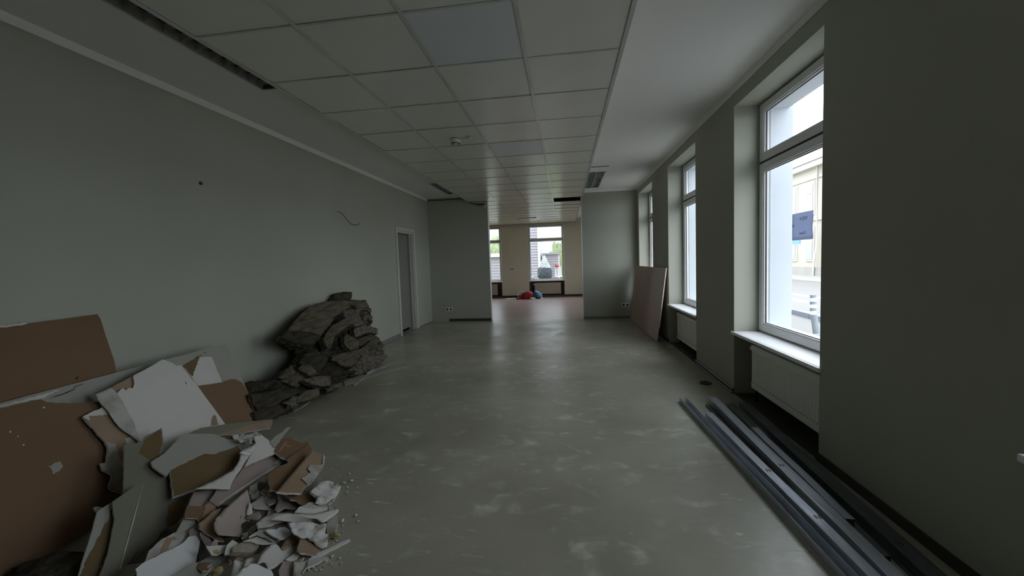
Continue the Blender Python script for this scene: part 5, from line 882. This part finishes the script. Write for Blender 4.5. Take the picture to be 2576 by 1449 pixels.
('wool_slab', 'long flat wool slab at the front left of the stack', 'insulation', 'mineral wool pile against the left wall', [(-2.456, 2.811, 0.305), (-2.447, 2.924, 0.281), (-2.423, 3.236, 0.219), (-2.398, 3.374, 0.153), (-2.385, 3.352, 0.119), (-2.391, 3.245, 0.134), (-2.387, 3.124, 0.123), (-2.395, 2.978, 0.144), (-2.405, 2.823, 0.172), (-2.426, 2.809, 0.227)], (0.935, 0.0, 0.355), 0.06, 'woold', 'woold', 'wooll', (0.6, 0.1, 0), 0.009, []),
('wool_slab', 'short wool block at the front of the stack', 'insulation', 'mineral wool pile against the left wall', [(-2.341, 3.157, 0.108), (-2.352, 3.217, 0.136), (-2.362, 3.311, 0.163), (-2.348, 3.526, 0.128), (-2.319, 3.479, 0.051), (-2.325, 3.361, 0.065)], (0.935, 0.0, 0.355), 0.06, 'wool', 'wool', 'wooll', (0.6, 0.1, 0), 0.009, []),
('wool_slab', 'pale crumbly wool end between the front blocks', 'insulation', 'mineral wool pile against the left wall', [(-2.364, 3.123, 0.168), (-2.357, 3.216, 0.151), (-2.342, 3.211, 0.11), (-2.328, 3.135, 0.074), (-2.332, 3.071, 0.084), (-2.358, 3.034, 0.152)], (0.935, 0.0, 0.355), 0.06, 'wooll', 'wooll', 'wooll', (0.6, 0.1, 0), 0.05, []),
('wool_slab', 'lowest wool slab touching the floor at the front left', 'insulation', 'mineral wool pile against the left wall', [(-2.399, 2.772, 0.182), (-2.389, 2.927, 0.156), (-2.379, 3.119, 0.128), (-2.348, 3.15, 0.047), (-2.355, 2.974, 0.066), (-2.363, 2.825, 0.086), (-2.374, 2.767, 0.115)], (0.935, 0.0, 0.355), 0.06, 'woold', 'woold', 'wooll', (0.6, 0.1, 0), 0.009, []),
('wool_slab', 'pale wool scrap on the floor right of the stack', 'insulation', 'mineral wool pile against the left wall', [(-2.337, 3.662, 0.097), (-2.335, 3.779, 0.093), (-2.327, 3.904, 0.072), (-2.317, 3.778, 0.044), (-2.317, 3.673, 0.045), (-2.323, 3.581, 0.059)], (0.935, 0.0, 0.355), 0.05, 'wooll', 'wooll', 'wooll', (0.6, 0.1, 0), 0.04, []),
('wool_slab', 'wool chunk coloured dark as shade in the gap behind the lower slabs', 'insulation', 'mineral wool pile against the left wall', [(-2.506, 3.751, 0.199), (-2.537, 3.993, 0.282), (-2.485, 4.203, 0.145), (-2.452, 4.253, 0.058), (-2.435, 4.068, 0.013), (-2.443, 3.857, 0.035), (-2.472, 3.771, 0.111)], (0.935, 0.0, 0.355), 0.08, 'woold', 'woold', 'wooll', (0.6, 0.1, 0), 0.05, []),
('wool_slab', 'wool chunk coloured dark as shade behind the lower left pieces', 'insulation', 'mineral wool pile against the left wall', [(-2.531, 3.169, 0.292), (-2.541, 3.392, 0.318), (-2.49, 3.726, 0.185), (-2.44, 3.634, 0.053), (-2.459, 3.311, 0.103), (-2.503, 3.125, 0.218)], (0.935, 0.0, 0.355), 0.08, 'woold', 'woold', 'wooll', (0.6, 0.1, 0), 0.05, []),
('thin_strip', 'grey steel strip sticking out flat to the right of the wool pile', 'strip', 'thin strips on the floor by the wool pile', [(-2.469, 4.136, 0.01), (-2.133, 4.926, 0.005), (-2.076, 4.971, 0.004), (-1.997, 4.815, 0.003), (-2.204, 4.373, 0.006), (-2.352, 3.971, 0.009)], (0.017, 0.0, 1.0), 0.004, 'grey', 'grey', 'grey', (0, 0, 0), 0.0, []),
('thin_strip', 'thin pale strip crossing the steel strip', 'strip', 'thin strips on the floor by the wool pile', [(-2.267, 3.989, 0.012), (-2.294, 4.176, 0.013), (-2.35, 4.498, 0.013), (-2.45, 4.868, 0.015), (-2.425, 4.849, 0.015), (-2.318, 4.465, 0.013), (-2.266, 4.148, 0.012), (-2.232, 3.95, 0.012)], (0.017, 0.0, 1.0), 0.004, 'dirty', 'dirty', 'dirty', (0, 0, 0), 0.0, []),
('thin_strip', 'short thin strip above the steel strip', 'strip', 'thin strips on the floor by the wool pile', [(-2.35, 4.442, 0.024), (-2.284, 4.699, 0.023), (-2.224, 4.88, 0.022), (-2.193, 4.821, 0.022), (-2.24, 4.627, 0.022), (-2.307, 4.377, 0.023)], (0.017, 0.0, 1.0), 0.004, 'dirty', 'dirty', 'dirty', (0, 0, 0), 0.0, []),
('thin_strip', 'pale thin stick on the floor in front of the wool stack', 'strip', 'thin strips on the floor by the wool pile', [(-2.439, 3.262, 0.004), (-2.438, 3.382, 0.004), (-2.46, 3.52, 0.005), (-2.431, 3.489, 0.004), (-2.41, 3.353, 0.004), (-2.412, 3.235, 0.004)], (0.017, 0.0, 1.0), 0.004, 'dirty', 'dirty', 'dirty', (0, 0, 0), 0.0, []),
('thin_strip', 'white splinter on the floor below the lowest wool slab', 'strip', 'thin strips on the floor by the wool pile', [(-2.469, 3.093, 0.004), (-2.486, 3.211, 0.005), (-2.459, 3.185, 0.004), (-2.45, 3.113, 0.004), (-2.443, 3.069, 0.004)], (0.017, 0.0, 1.0), 0.004, 'dirty', 'dirty', 'dirty', (0, 0, 0), 0.0, []),
]
CRUMBS = [(-1.484, 2.343, 0.006), (-1.483, 2.293, 0.0059), (-1.335, 2.241, 0.0085), (-1.279, 2.164, 0.0096), (-1.31, 2.14, 0.0096), (-1.264, 2.098, 0.0067), (-1.206, 2.097, 0.0067), (-1.238, 2.043, 0.0092), (-1.184, 2.017, 0.0052), (-1.118, 1.917, 0.005), (-1.083, 1.856, 0.0073), (-1.047, 1.808, 0.0072), (-1.169, 1.859, 0.0037), (-1.125, 1.802, 0.0109), (-1.118, 1.731, 0.0071), (-1.08, 1.729, 0.0047), (-1.089, 1.706, 0.0058), (-1.441, 2.446, 0.0046), (-1.344, 2.565, 0.0046), (-1.037, 1.568, 0.0077), (-1.001, 1.566, 0.0066), (-0.978, 1.536, 0.0043), (-1.021, 1.53, 0.0044), (-1.083, 1.502, 0.0066), (-1.044, 1.492, 0.0065), (-0.997, 1.514, 0.0032), (-1.028, 1.482, 0.0032), (-1.192, 1.95, 0.0038), (-1.26, 2.352, 0.0036), (-1.045, 1.833, 0.0036), (-0.876, 1.661, 0.0033), (-0.836, 1.539, 0.0032), (-0.996, 2.472, 0.0036), (-1.268, 2.467, 0.0037), (-0.967, 1.593, 0.0033), (-1.272, 1.962, 0.0078), (-1.275, 1.944, 0.0078), (-1.274, 1.98, 0.0052), (-1.226, 1.916, 0.0051), (-0.819, 1.936, 0.0024), (-0.827, 1.65, 0.0022), (-1.12, 1.684, 0.007), (-1.102, 1.693, 0.0058), (-1.075, 1.668, 0.0057), (-1.087, 1.657, 0.0046), (-1.082, 1.611, 0.0057), (-1.098, 1.599, 0.0057), (-1.062, 1.488, 0.0054), (-1.092, 1.488, 0.0055), (-1.106, 1.77, 0.006), (-0.328, 1.647, 0.0026), (-0.201, 1.618, 0.002), (-0.186, 1.95, 0.0023), (0.116, 2.57, 0.0042), (-1.015, 1.887, 0.003), (-0.987, 1.75, 0.0029), (-0.999, 1.62, 0.0033), (-1.041, 1.514, 0.0044), (-1.127, 1.976, 0.0032), (-1.389, 2.219, 0.0043), (-1.398, 2.187, 0.0042)]
HEAPS = [('gypsum_rubble', -1.7, 1.66, 0.46, 0.42, 0.06, RUBBLE, 'dark gypsum rubble and dust filling the inside of the debris heap', 'rubble', 0.02, 3.0, 1.0, None), ('wool_rubble', -2.72, 4.35, 0.18, 0.95, 0.26, WOOLD, 'loose wool fibres in a dark shade colour filling the inside of the wool pile', 'insulation', 0.08, 8.0, 0.8, None)]
CLUMPS = [('foam_clump', (-1.381, 1.348, 0.09), (0.019, 0.019, 0.014), 'foam', 'yellow foam lump at the bottom edge of the heap', 'foam', 2.0), ('foam_clump', (-1.1, 1.693, 0.012), (0.018, 0.016, 0.012), 'foam', 'tiny yellow foam lump at the right edge of the heap', 'foam', 5.0), ('dark_clump', (-2.162, 1.338, 0.03), (0.16, 0.1, 0.05), 'woold', 'dark lump under the standing brown board at the bottom left', 'insulation', 7.0)]  # last entry: a dark lump on the floor below the board


MM = dict(brown=PB_BROWN, olive=PB_OLIVE, tan=PB_TAN, pink=PB_PINK, pinkl=PB_PINKL, white=PB_WHITE, bright=PB_BRIGHT, grey=PB_GREY, dirty=PB_DIRTY,
          off=PB_OFF, gyps=GYPS, speck=GYPSP, wool=WOOL, woold=WOOLD, wooll=WOOLL, wood=WOODM, steel=STEELDULL, foam=FOAM, dark=RUBBLE, black=BLACKM)
for k, (name, label, cat, group, pts, nrm, th, mf, mb, me_, curl, rough, patches) in enumerate(FRAG):
    rnd = random.Random(k)
    base_pts = pts
    if name == 'wool_slab':
        pts = rag(pts, nrm, 0.004, 0.02, rnd)
        if th < 0.08: th = 0.010; curl = (rnd.uniform(0, 3.1), rnd.choice([-0.1, -0.06, 0.08, 0.14]) if 'blanket' not in label else -0.08, 0)
    elif name == 'thin_strip': pass
    elif 'leaning' in label or 'standing' in label: pts = rag(pts, nrm, 0.0012, 0.05, rnd)
    else: pts = rag(pts, nrm, 0.002, 0.022, rnd)
    o = sheet(name, pts, nrm, th, MM[mf], MM[mb], MM[me_], curl=curl, rough=rough, seed=k, sub=3 if (rough or curl[1]) else 1, seg=0.018, label=label, cat=cat, group=group)
    if name == 'wool_slab' and th < 0.08:            # laminated mats: torn layers behind the outer face
        cc = sum((Vector(p) for p in base_pts), Vector()) / len(base_pts); nv = Vector(nrm)
        for i in range(1, 5):
            sc_f = 1 + rnd.uniform(-0.02, 0.045); dd = Vector((0, rnd.uniform(-1, 1), rnd.uniform(-1, 0.4))) * 0.010
            lp = [cc + (Vector(p) - cc) * sc_f - nv * (0.0135 * i) + dd for p in base_pts]
            sheet('layer', rag(lp, nrm, 0.005, 0.02, rnd), nrm, 0.009, MM[('wooll', 'woold', 'wool', 'woold')[i % 4]], parent=o, curl=curl, rough=rough, sub=2, seg=0.03, seed=k + i)
    for (pn, pp, pm) in patches:
        if pn not in SMOOTHCUT: pp = rag(pp, nrm, 0.0035, 0.012, rnd)
        sheet(pn, pp, nrm, 0.0012, MM[pm], parent=o, sub=0)
# small scraps wedged between the big pieces
rnd = random.Random(5); nsc = 0
while nsc < 46:
    f_ = rnd.random(); y = 1.38 + 0.72 * rnd.random()
    xt = -1.16 - 0.30 * max(0, y - 1.55) ; x = xt - 0.62 * f_ ** 1.2
    if x < -1.80 or (y > 1.9 and x < -1.72): continue
    nrm = Vector((0.25 + rnd.uniform(-0.3, 0.3), rnd.uniform(-0.35, 0.3), 1)).normalized()
    z = 0.010 + 0.055 * min(1, (xt - x) / 0.45) + rnd.uniform(-0.012, 0.015)
    ex = Vector((0, 1, 0)) - nrm * nrm.y; ex.normalize(); ey = nrm.cross(ex)
    n = rnd.randint(5, 8); a0 = rnd.uniform(0, 3.14); L1 = rnd.uniform(0.018, 0.046); L2 = L1 * rnd.uniform(0.35, 0.8)
    pts = []
    for i in range(n):
        a = 2 * math.pi * (i + rnd.uniform(-0.3, 0.3)) / n
        u_, v_ = L1 * math.cos(a) * rnd.uniform(0.75, 1.1), L2 * math.sin(a) * rnd.uniform(0.75, 1.1)
        pts.append(Vector((x, y, z)) + ex * (u_ * math.cos(a0) - v_ * math.sin(a0)) + ey * (u_ * math.sin(a0) + v_ * math.cos(a0)))
    zl = min(p.z for p in pts)
    if zl < 0.008: pts = [p + Vector((0, 0, 0.008 - zl)) for p in pts]
    mk = rnd.choice(['grey', 'grey', 'grey', 'white', 'pink', 'pink', 'dirty', 'tan', 'brown', 'brown'])
    sheet('plasterboard_scrap', rag(pts, nrm, 0.002, 0.014, rnd), nrm, rnd.choice([0.004, 0.006, 0.01]), MM[mk],
          MM['grey'], MM['gyps'], curl=(rnd.uniform(0, 3), rnd.choice([0, 0, 0.15, 0.25]), 0), sub=1, seed=nsc,
          label='small %s plasterboard scrap wedged between larger pieces of the debris heap' % dict(grey='grey', white='white', pink='mauve', dirty='dusty', tan='tan', brown='brown')[mk],
          cat='plasterboard', group='%s scraps inside the debris heap' % mk)
    nsc += 1

# crumbs of gypsum on the floor round the heap
def crumb_mesh(k):
    r_ = random.Random(100 + k)
    bm = bmesh.new(); bmesh.ops.create_icosphere(bm, subdivisions=1, radius=1.0)
    sx, sy, sz = r_.uniform(0.7, 1.3), r_.uniform(0.6, 1.0), r_.uniform(0.45, 0.75)
    for v in bm.verts:
        v.co = Vector((v.co.x * sx, v.co.y * sy, v.co.z * sz)) * (0.8 + 0.45 * r_.random())
    zmin = min(v.co.z for v in bm.verts)
    for v in bm.verts: v.co.z -= zmin
    me = bpy.data.meshes.new('gypsum_crumb'); bm.to_mesh(me); bm.free(); me.materials.append(GYPS)
    return me
CM = [crumb_mesh(k) for k in range(6)]
for k, (x, y, r_) in enumerate(CRUMBS):
    o = bpy.data.objects.new('gypsum_crumb', CM[k % 6]); COL.objects.link(o)
    o.location = (x, y, 0); o.scale = (r_, r_, r_); o.rotation_euler = (0, 0, RNG.uniform(0, 6.3))
    setp(o, 'small pale gypsum crumb on the grey floor near the debris heap', 'crumb', 'gypsum crumbs round the debris heap')

# loose rubble and dust filling the inside of the two heaps
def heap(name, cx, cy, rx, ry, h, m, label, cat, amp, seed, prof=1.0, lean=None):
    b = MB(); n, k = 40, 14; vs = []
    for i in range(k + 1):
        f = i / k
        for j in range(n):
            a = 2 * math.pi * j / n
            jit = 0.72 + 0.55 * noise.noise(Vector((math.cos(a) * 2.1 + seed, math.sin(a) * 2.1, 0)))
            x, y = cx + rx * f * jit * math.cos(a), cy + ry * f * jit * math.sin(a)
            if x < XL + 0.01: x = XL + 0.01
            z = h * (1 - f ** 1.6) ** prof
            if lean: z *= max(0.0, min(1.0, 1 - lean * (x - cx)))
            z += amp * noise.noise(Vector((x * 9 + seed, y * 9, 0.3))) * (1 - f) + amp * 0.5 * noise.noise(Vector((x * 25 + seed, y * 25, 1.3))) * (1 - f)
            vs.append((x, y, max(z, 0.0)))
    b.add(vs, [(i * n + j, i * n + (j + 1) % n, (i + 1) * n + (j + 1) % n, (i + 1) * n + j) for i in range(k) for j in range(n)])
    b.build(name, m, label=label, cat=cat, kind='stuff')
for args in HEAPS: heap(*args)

# yellow foam clump
def clump(name, c, r, m, label, cat, seed):
    bm = bmesh.new(); bmesh.ops.create_icosphere(bm, subdivisions=4, radius=1.0)
    for v in bm.verts:
        p = v.co.copy(); q = 1 + 0.28 * noise.noise(p * 2.2 + Vector((seed, 0, 0))) + 0.14 * noise.noise(p * 7)
        v.co = Vector((p.x * r[0], p.y * r[1], p.z * r[2])) * q
    zmin = min(v.co.z for v in bm.verts)
    me = bpy.data.meshes.new(name); bm.to_mesh(me); bm.free(); me.materials.append(m)
    o = bpy.data.objects.new(name, me); COL.objects.link(o); o.location = c
    return setp(o, label, cat)
for args in CLUMPS: clump(args[0], args[1], args[2], MM[args[3]], *args[4:])

# ------------------------------------------------------------------ bags in the far room
def blob_bag(name, c, dims, m, label, seed, tilt, strap=None):
    r = thing(name, c, label, 'bag')
    bm = bmesh.new(); bmesh.ops.create_icosphere(bm, subdivisions=4, radius=1.0)
    for v in bm.verts:
        p = v.co.copy()
        q = 1 + 0.12 * noise.noise(p * 1.8 + Vector((seed, 0, 0))) + 0.05 * noise.noise(p * 6)
        s = 1 - 0.45 * (p.x * 0.5 + 0.5) * max(0, p.z) if tilt < 0 else 1
        x, y, z = p.x * dims[0] * q, p.y * dims[1] * q, (p.z * q) * dims[2] * s
        z = max(z + dims[2] * 0.55, 0.0)
        x += tilt * z
        v.co = (x, y, z)
    me = bpy.data.meshes.new('body'); bm.to_mesh(me); bm.free(); me.materials.append(m)
    for p_ in me.polygons: p_.use_smooth = True
    o = bpy.data.objects.new('body', me); COL.objects.link(o); o.parent = r
    return r
rb = blob_bag('shoulder_bag', (-1.36, 13.62, 0), (0.24, 0.14, 0.165), RED, 'dark red soft bag slumped on the far floor', 3, 0.35)
MB().tube([(-1.58, 13.55, 0.03), (-1.62, 13.58, 0.14), (-1.55, 13.62, 0.27), (-1.46, 13.62, 0.285), (-1.34, 13.62, 0.24)], 0.008, 6).build('strap', PLASTIC, rb)
MB().box(-1.66, -1.42, 13.50, 13.62, 0.0, 0.045).build('flap', RED, rb, bevel=0.015)
bb_ = blob_bag('backpack', (-0.89, 13.73, 0), (0.13, 0.10, 0.19), BLUE, 'light blue bag leaning behind the red bag', 11, -0.35)
MB().tube([(-1.02, 13.60, 0.22), (-1.01, 13.58, 0.12), (-0.98, 13.57, 0.05), (-0.92, 13.58, 0.022)], 0.022, 8).build('strap', NAVY, bb_)
MB().box(-1.0, -0.80, 13.60, 13.80, 0.0, 0.05).build('base_panel', NAVY, bb_, bevel=0.015)
MB().box(-2.02, -1.66, 13.58, 13.74, 0.0, 0.022).build('white_strip', PAPER, label='flat white strip lying on the far floor beside the red bag', cat='strip', bevel=0.004)
def crumple(name, c, r, seed, label):
    bm = bmesh.new(); bmesh.ops.create_icosphere(bm, subdivisions=2, radius=1.0)
    for v in bm.verts:
        q = 1 + 0.4 * noise.noise(v.co * 3 + Vector((seed, 0, 0)))
        v.co = Vector((v.co.x * r[0] * q, v.co.y * r[1] * q, max(0, v.co.z * r[2] * q + r[2] * 0.6)))
    me = bpy.data.meshes.new(name); bm.to_mesh(me); bm.free(); me.materials.append(PAPER)
    o = bpy.data.objects.new(name, me); COL.objects.link(o); o.location = c
    setp(o, label, 'paper')
crumple('crumpled_paper', (-1.11, 13.46, 0), (0.09, 0.05, 0.035), 1, 'crumpled white paper directly below the blue bag')
crumple('crumpled_paper', (-0.80, 13.55, 0), (0.06, 0.05, 0.025), 4, 'small white paper scrap right of the blue bag')

# ------------------------------------------------------------------ outside
ZO = -0.35
MB().box(1.93, 60, -30, 80, ZO - 0.2, ZO).build('street', ASPH, kind='structure', origin=False)
b = MB(); b.box(1.93, 4.6, -30, 80, ZO, ZO + 0.05); b.build('sidewalk', WALK, kind='structure', origin=False)
b = MB(); b.box(13.0, 16.0, -30, 80, ZO, ZO + 0.06); b.build('sidewalk', WALK, kind='structure', origin=False)
kb = thing('kerb', (5.9, 10.5, ZO), 'grey blue stone kerb curving across the pavement outside', 'kerb')
for k in range(6):
    f0, f1 = k / 6, (k + 1) / 6
    p = lambda f: Vector((5.95 - 0.35 * f * f, 13.0 - 5.0 * f, ZO))
    a, c_ = p(f0), p(f1 - 0.01); s_ = Vector((0.09, 0.0, 0))
    MB().hexa([a - s_, a + s_, c_ + s_, c_ - s_] + [q + Vector((0, 0, 0.12)) for q in (a - s_, a + s_, c_ + s_, c_ - s_)]).build('kerb_stone', KERB, kb)
for (xa, ya, xb, yb, wd, lb_) in ((8.55, 20.0, 9.0, 6.0, 0.16, 'long white road line along the street'), (7.55, 17.0, 7.66, 14.0, 0.22, 'short broad white stripe beside the long road line')):
    a, c_ = Vector((xa, ya, ZO)), Vector((xb, yb, ZO)); s_ = (c_ - a).normalized().cross(Vector((0, 0, 1))) * wd
    MB().hexa([a - s_, a + s_, c_ + s_, c_ - s_] + [q + Vector((0, 0, 0.006)) for q in (a - s_, a + s_, c_ + s_, c_ - s_)]).build('road_marking', PAINTW, label=lb_, cat='road marking')
bo = thing('bollard', (4.69, 8.36, ZO + 0.05), 'striped grey and white street bollard outside the nearest window', 'bollard')
h0 = ZO + 0.05
MB().tube([(4.72, 8.36, h0), (4.68, 8.38, h0 + 0.36)], 0.055, 16).build('foot', STRIPE, bo)
for k in range(3):
    za = h0 + 0.36 + k * 0.125
    MB().tube([(4.68, 8.38, za), (4.672, 8.384, za + 0.07)], 0.05, 16).build('white_band', WHITE, bo)
    MB().tube([(4.672, 8.384, za + 0.07), (4.668, 8.386, za + 0.125)], 0.052, 16).build('grey_band', STRIPE, bo)
# house opposite
hs = thing('street_house', (19, 27, ZO), 'pale cream two storey house with red roof across the street', 'building')
MB().box(16.0, 24, 12, 48, ZO, 6.6).build('wall', FACADE, hs)
MB().box(15.85, 24, 12, 48, ZO, 0.25).build('plinth', WALK, hs)
MB().box(15.6, 24, 11.7, 48.3, 6.6, 6.95).build('cornice', FACTRIM, hs)
MB().box(15.9, 16.0, 12, 48, 3.25, 3.45).build('string_course', FACTRIM, hs)
MB().box(15.92, 16.0, 12, 48, 5.9, 6.05).build('string_course', FACTRIM, hs)
MB().add([(15.5, 11.6, 6.95), (15.5, 48.4, 6.95), (20, 48.4, 9.7), (20, 11.6, 9.7), (24.5, 48.4, 6.95), (24.5, 11.6, 6.95)],
         [(0, 1, 2, 3), (3, 2, 4, 5), (0, 3, 5), (1, 4, 2), (0, 5, 4, 1)]).build('roof', ROOFM, hs)
ch = MB().box(17.4, 18.2, 29.4, 30.6, 7.2, 9.7).build('chimney', WALK, hs)
MB().box(17.25, 18.35, 29.2, 30.8, 9.7, 9.95).build('chimney_cap', STRIPE, ch)
for yc in [29.1 + 1.95 * k_ for k_ in range(-8, 8)]:
    for zc0, zc1 in ((0.75, 2.75), (3.75, 5.65)):
        s = MB().box(15.93, 16.02, yc - 0.48, yc + 0.48, zc0 - 0.12, zc1 + 0.14).build('window_surround', FACTRIM, hs)
        MB().box(15.90, 15.95, yc - 0.35, yc + 0.35, zc0, zc0 + 0.62 * (zc1 - zc0)).build('window_pane', EXTGLASS, s)
        MB().box(15.90, 15.95, yc - 0.35, yc + 0.35, zc0 + 0.66 * (zc1 - zc0), zc1).build('window_pane', EXTGLASS, s)
MB().tube([(15.82, 28.12, 6.6), (15.82, 28.12, 1.6), (15.78, 28.3, 0.6), (15.78, 28.4, ZO)], 0.06, 8).build('downpipe', FACTRIM, hs)
sg = thing('street_sign', (13.5, 26.5, ZO), 'street sign post with blue and pink panels across the road', 'sign')
MB().tube([(13.5, 26.5, ZO), (13.5, 26.5, 3.6)], 0.035, 8).build('post', STRIPE, sg)
MB().box(13.47, 13.53, 25.9, 26.9, 2.75, 3.5).build('panel', SIGNR, sg)
MB().box(13.47, 13.53, 25.9, 26.9, 2.3, 2.7).build('panel', SIGNB, sg)
MB().box(13.47, 13.53, 25.55, 26.95, 1.72, 2.1).build('panel', SIGNB, sg)

# garden behind the far windows
MB().box(-40, 1.9, YF + 0.3, 70, -0.5, -0.25).build('lawn', GRASS, kind='structure', origin=False)
hedge_c = thing('conifer', (-0.90, 18.0, -0.25), 'clipped dark conifer with pale tip outside the far window', 'shrub')
def cone_bush(prof, m, name, seed, amp):
    b = MB(); n = 36; vs = []
    for i, (r_, z) in enumerate(prof):
        for j in range(n):
            a = 2 * math.pi * j / n
            q = 1 + amp * noise.noise(Vector((math.cos(a) * 6 + seed, math.sin(a) * 6, z * 9))) + amp * 0.8 * noise.noise(Vector((math.cos(a) * 15, math.sin(a) * 15, z * 22)))
            vs.append((-0.90 + r_ * q * math.cos(a), 18.0 + r_ * q * math.sin(a), z))
    b.add(vs, [(i * n + j, i * n + (j + 1) % n, (i + 1) * n + (j + 1) % n, (i + 1) * n + j) for i in range(len(prof) - 1) for j in range(n)])
    b.build(name, m, hedge_c)
cone_bush([(0.02, 0.40), (0.22, 0.44), (0.28, 0.52), (0.31, 0.64), (0.31, 0.78), (0.29, 0.90), (0.26, 0.98)], LEAF, 'lower_foliage', 2, 0.18)
cone_bush([(0.27, 0.95), (0.22, 1.06), (0.17, 1.18), (0.12, 1.30), (0.06, 1.42), (0.01, 1.52)], LEAFTIP, 'upper_foliage', 5, 0.2)
MB().tube([(-0.9, 18, -0.25), (-0.9, 18, 0.45)], 0.04, 8).build('trunk', WOODM, hedge_c)
MB().lathe([(0, 0), (0.09, 0), (0.10, 0.75), (0.05, 0.85), (0.0, 0.85)], (-1.47, 18.2, -0.25), 12).build('garden_post', STRIPE, label='short dark post beside the conifer in the garden', cat='post')
def sided_house(x0, x1, y, z1, label, m, n, roofless=False):
    h = thing('garden_house', ((x0 + x1) / 2, y + 2, -0.25), label, 'building')
    MB().box(x0, x1, y + 0.02, y + 4, -0.25, z1).build('wall', SIDINGW, h)
    for k in range(n):
        za = -0.2 + k * (z1 + 0.2) / n
        MB().hexa([(x0, y - 0.02, za), (x1, y - 0.02, za), (x1, y + 0.03, za), (x0, y + 0.03, za),
                   (x0, y + 0.01, za + (z1 + 0.2) / n - 0.012), (x1, y + 0.01, za + (z1 + 0.2) / n - 0.012), (x1, y + 0.03, za + (z1 + 0.2) / n - 0.012), (x0, y + 0.03, za + (z1 + 0.2) / n - 0.012)]).build('siding_board', m, h)
    return h
h1 = sided_house(-2.4, -1.35, 20.5, 4.5, 'mauve sided house corner with white trim beyond the far window', SIDING, 34)
MB().box(-1.35, -1.22, 20.45, 20.6, -0.25, 4.5).build('corner_trim', SIDINGW, h1)
h2 = sided_house(-7.0, -2.75, 21.5, 1.55, 'low lilac slatted outbuilding behind the half hidden far window', SIDING, 12)
MB().box(-7.1, -2.7, 21.3, 25.6, 1.55, 1.75).build('roof_edge', SIDINGW, h2)
h3 = sided_house(-1.2, -0.35, 22.5, 1.6, 'small mauve shed behind the conifer', SIDING, 14)
MB().box(-1.25, -0.3, 22.4, 26.6, 1.6, 1.68).build('roof_edge', SIDING, h3)
MB().box(-12, 6, 32, 36, -0.25, 9.0).build('garden_backdrop_house', SIDINGW, label='large pale house wall far behind the garden', cat='building')
def hedge(x, y, r_, h, seed, label):
    bm = bmesh.new(); bmesh.ops.create_icosphere(bm, subdivisions=5, radius=1.0)
    for v in bm.verts:
        q = 1 + 0.25 * noise.noise(v.co * 2.5 + Vector((seed, 0, 0))) + 0.12 * noise.noise(v.co * 9) + 0.1 * noise.noise(v.co * 24)
        v.co = Vector((v.co.x * r_ * q, v.co.y * r_ * q, max(0, (v.co.z * 0.5 + 0.5) * h * q)))
    me = bpy.data.meshes.new('bush'); bm.to_mesh(me); bm.free(); me.materials.append(FOLI)
    o = bpy.data.objects.new('bush', me); COL.objects.link(o); o.location = (x, y, -0.25); setp(o, label, 'bush')
hedge(-0.35, 29.0, 0.7, 2.6, 1, 'light green bush far behind the conifer')
hedge(-5.0, 29.0, 1.3, 2.8, 5, 'light green bush above the lilac outbuilding')
rc = thing('garden_bench', (-0.25, 21.0, -0.25), 'red and white garden seat right of the conifer', 'bench')
MB().box(-0.55, 0.2, 20.8, 21.2, 0.42, 0.47).build('seat', SIDINGW, rc)
for x in (-0.5, 0.15):
    MB().box(x - 0.03, x + 0.03, 20.8, 21.2, -0.25, 0.42).build('leg', REDP, rc)
for k in range(6): MB().box(-0.53 + k * 0.13, -0.45 + k * 0.13, 21.18, 21.21, 0.47, 0.95).build('back_slat', SIDINGW, rc)
for x in (-0.42, 0.05): MB().lathe([(0, 0), (0.09, 0.02), (0.11, 0.12), (0.06, 0.2), (0, 0.21)], (x, 21.0, 0.9), 12).build('cushion', REDP, rc)
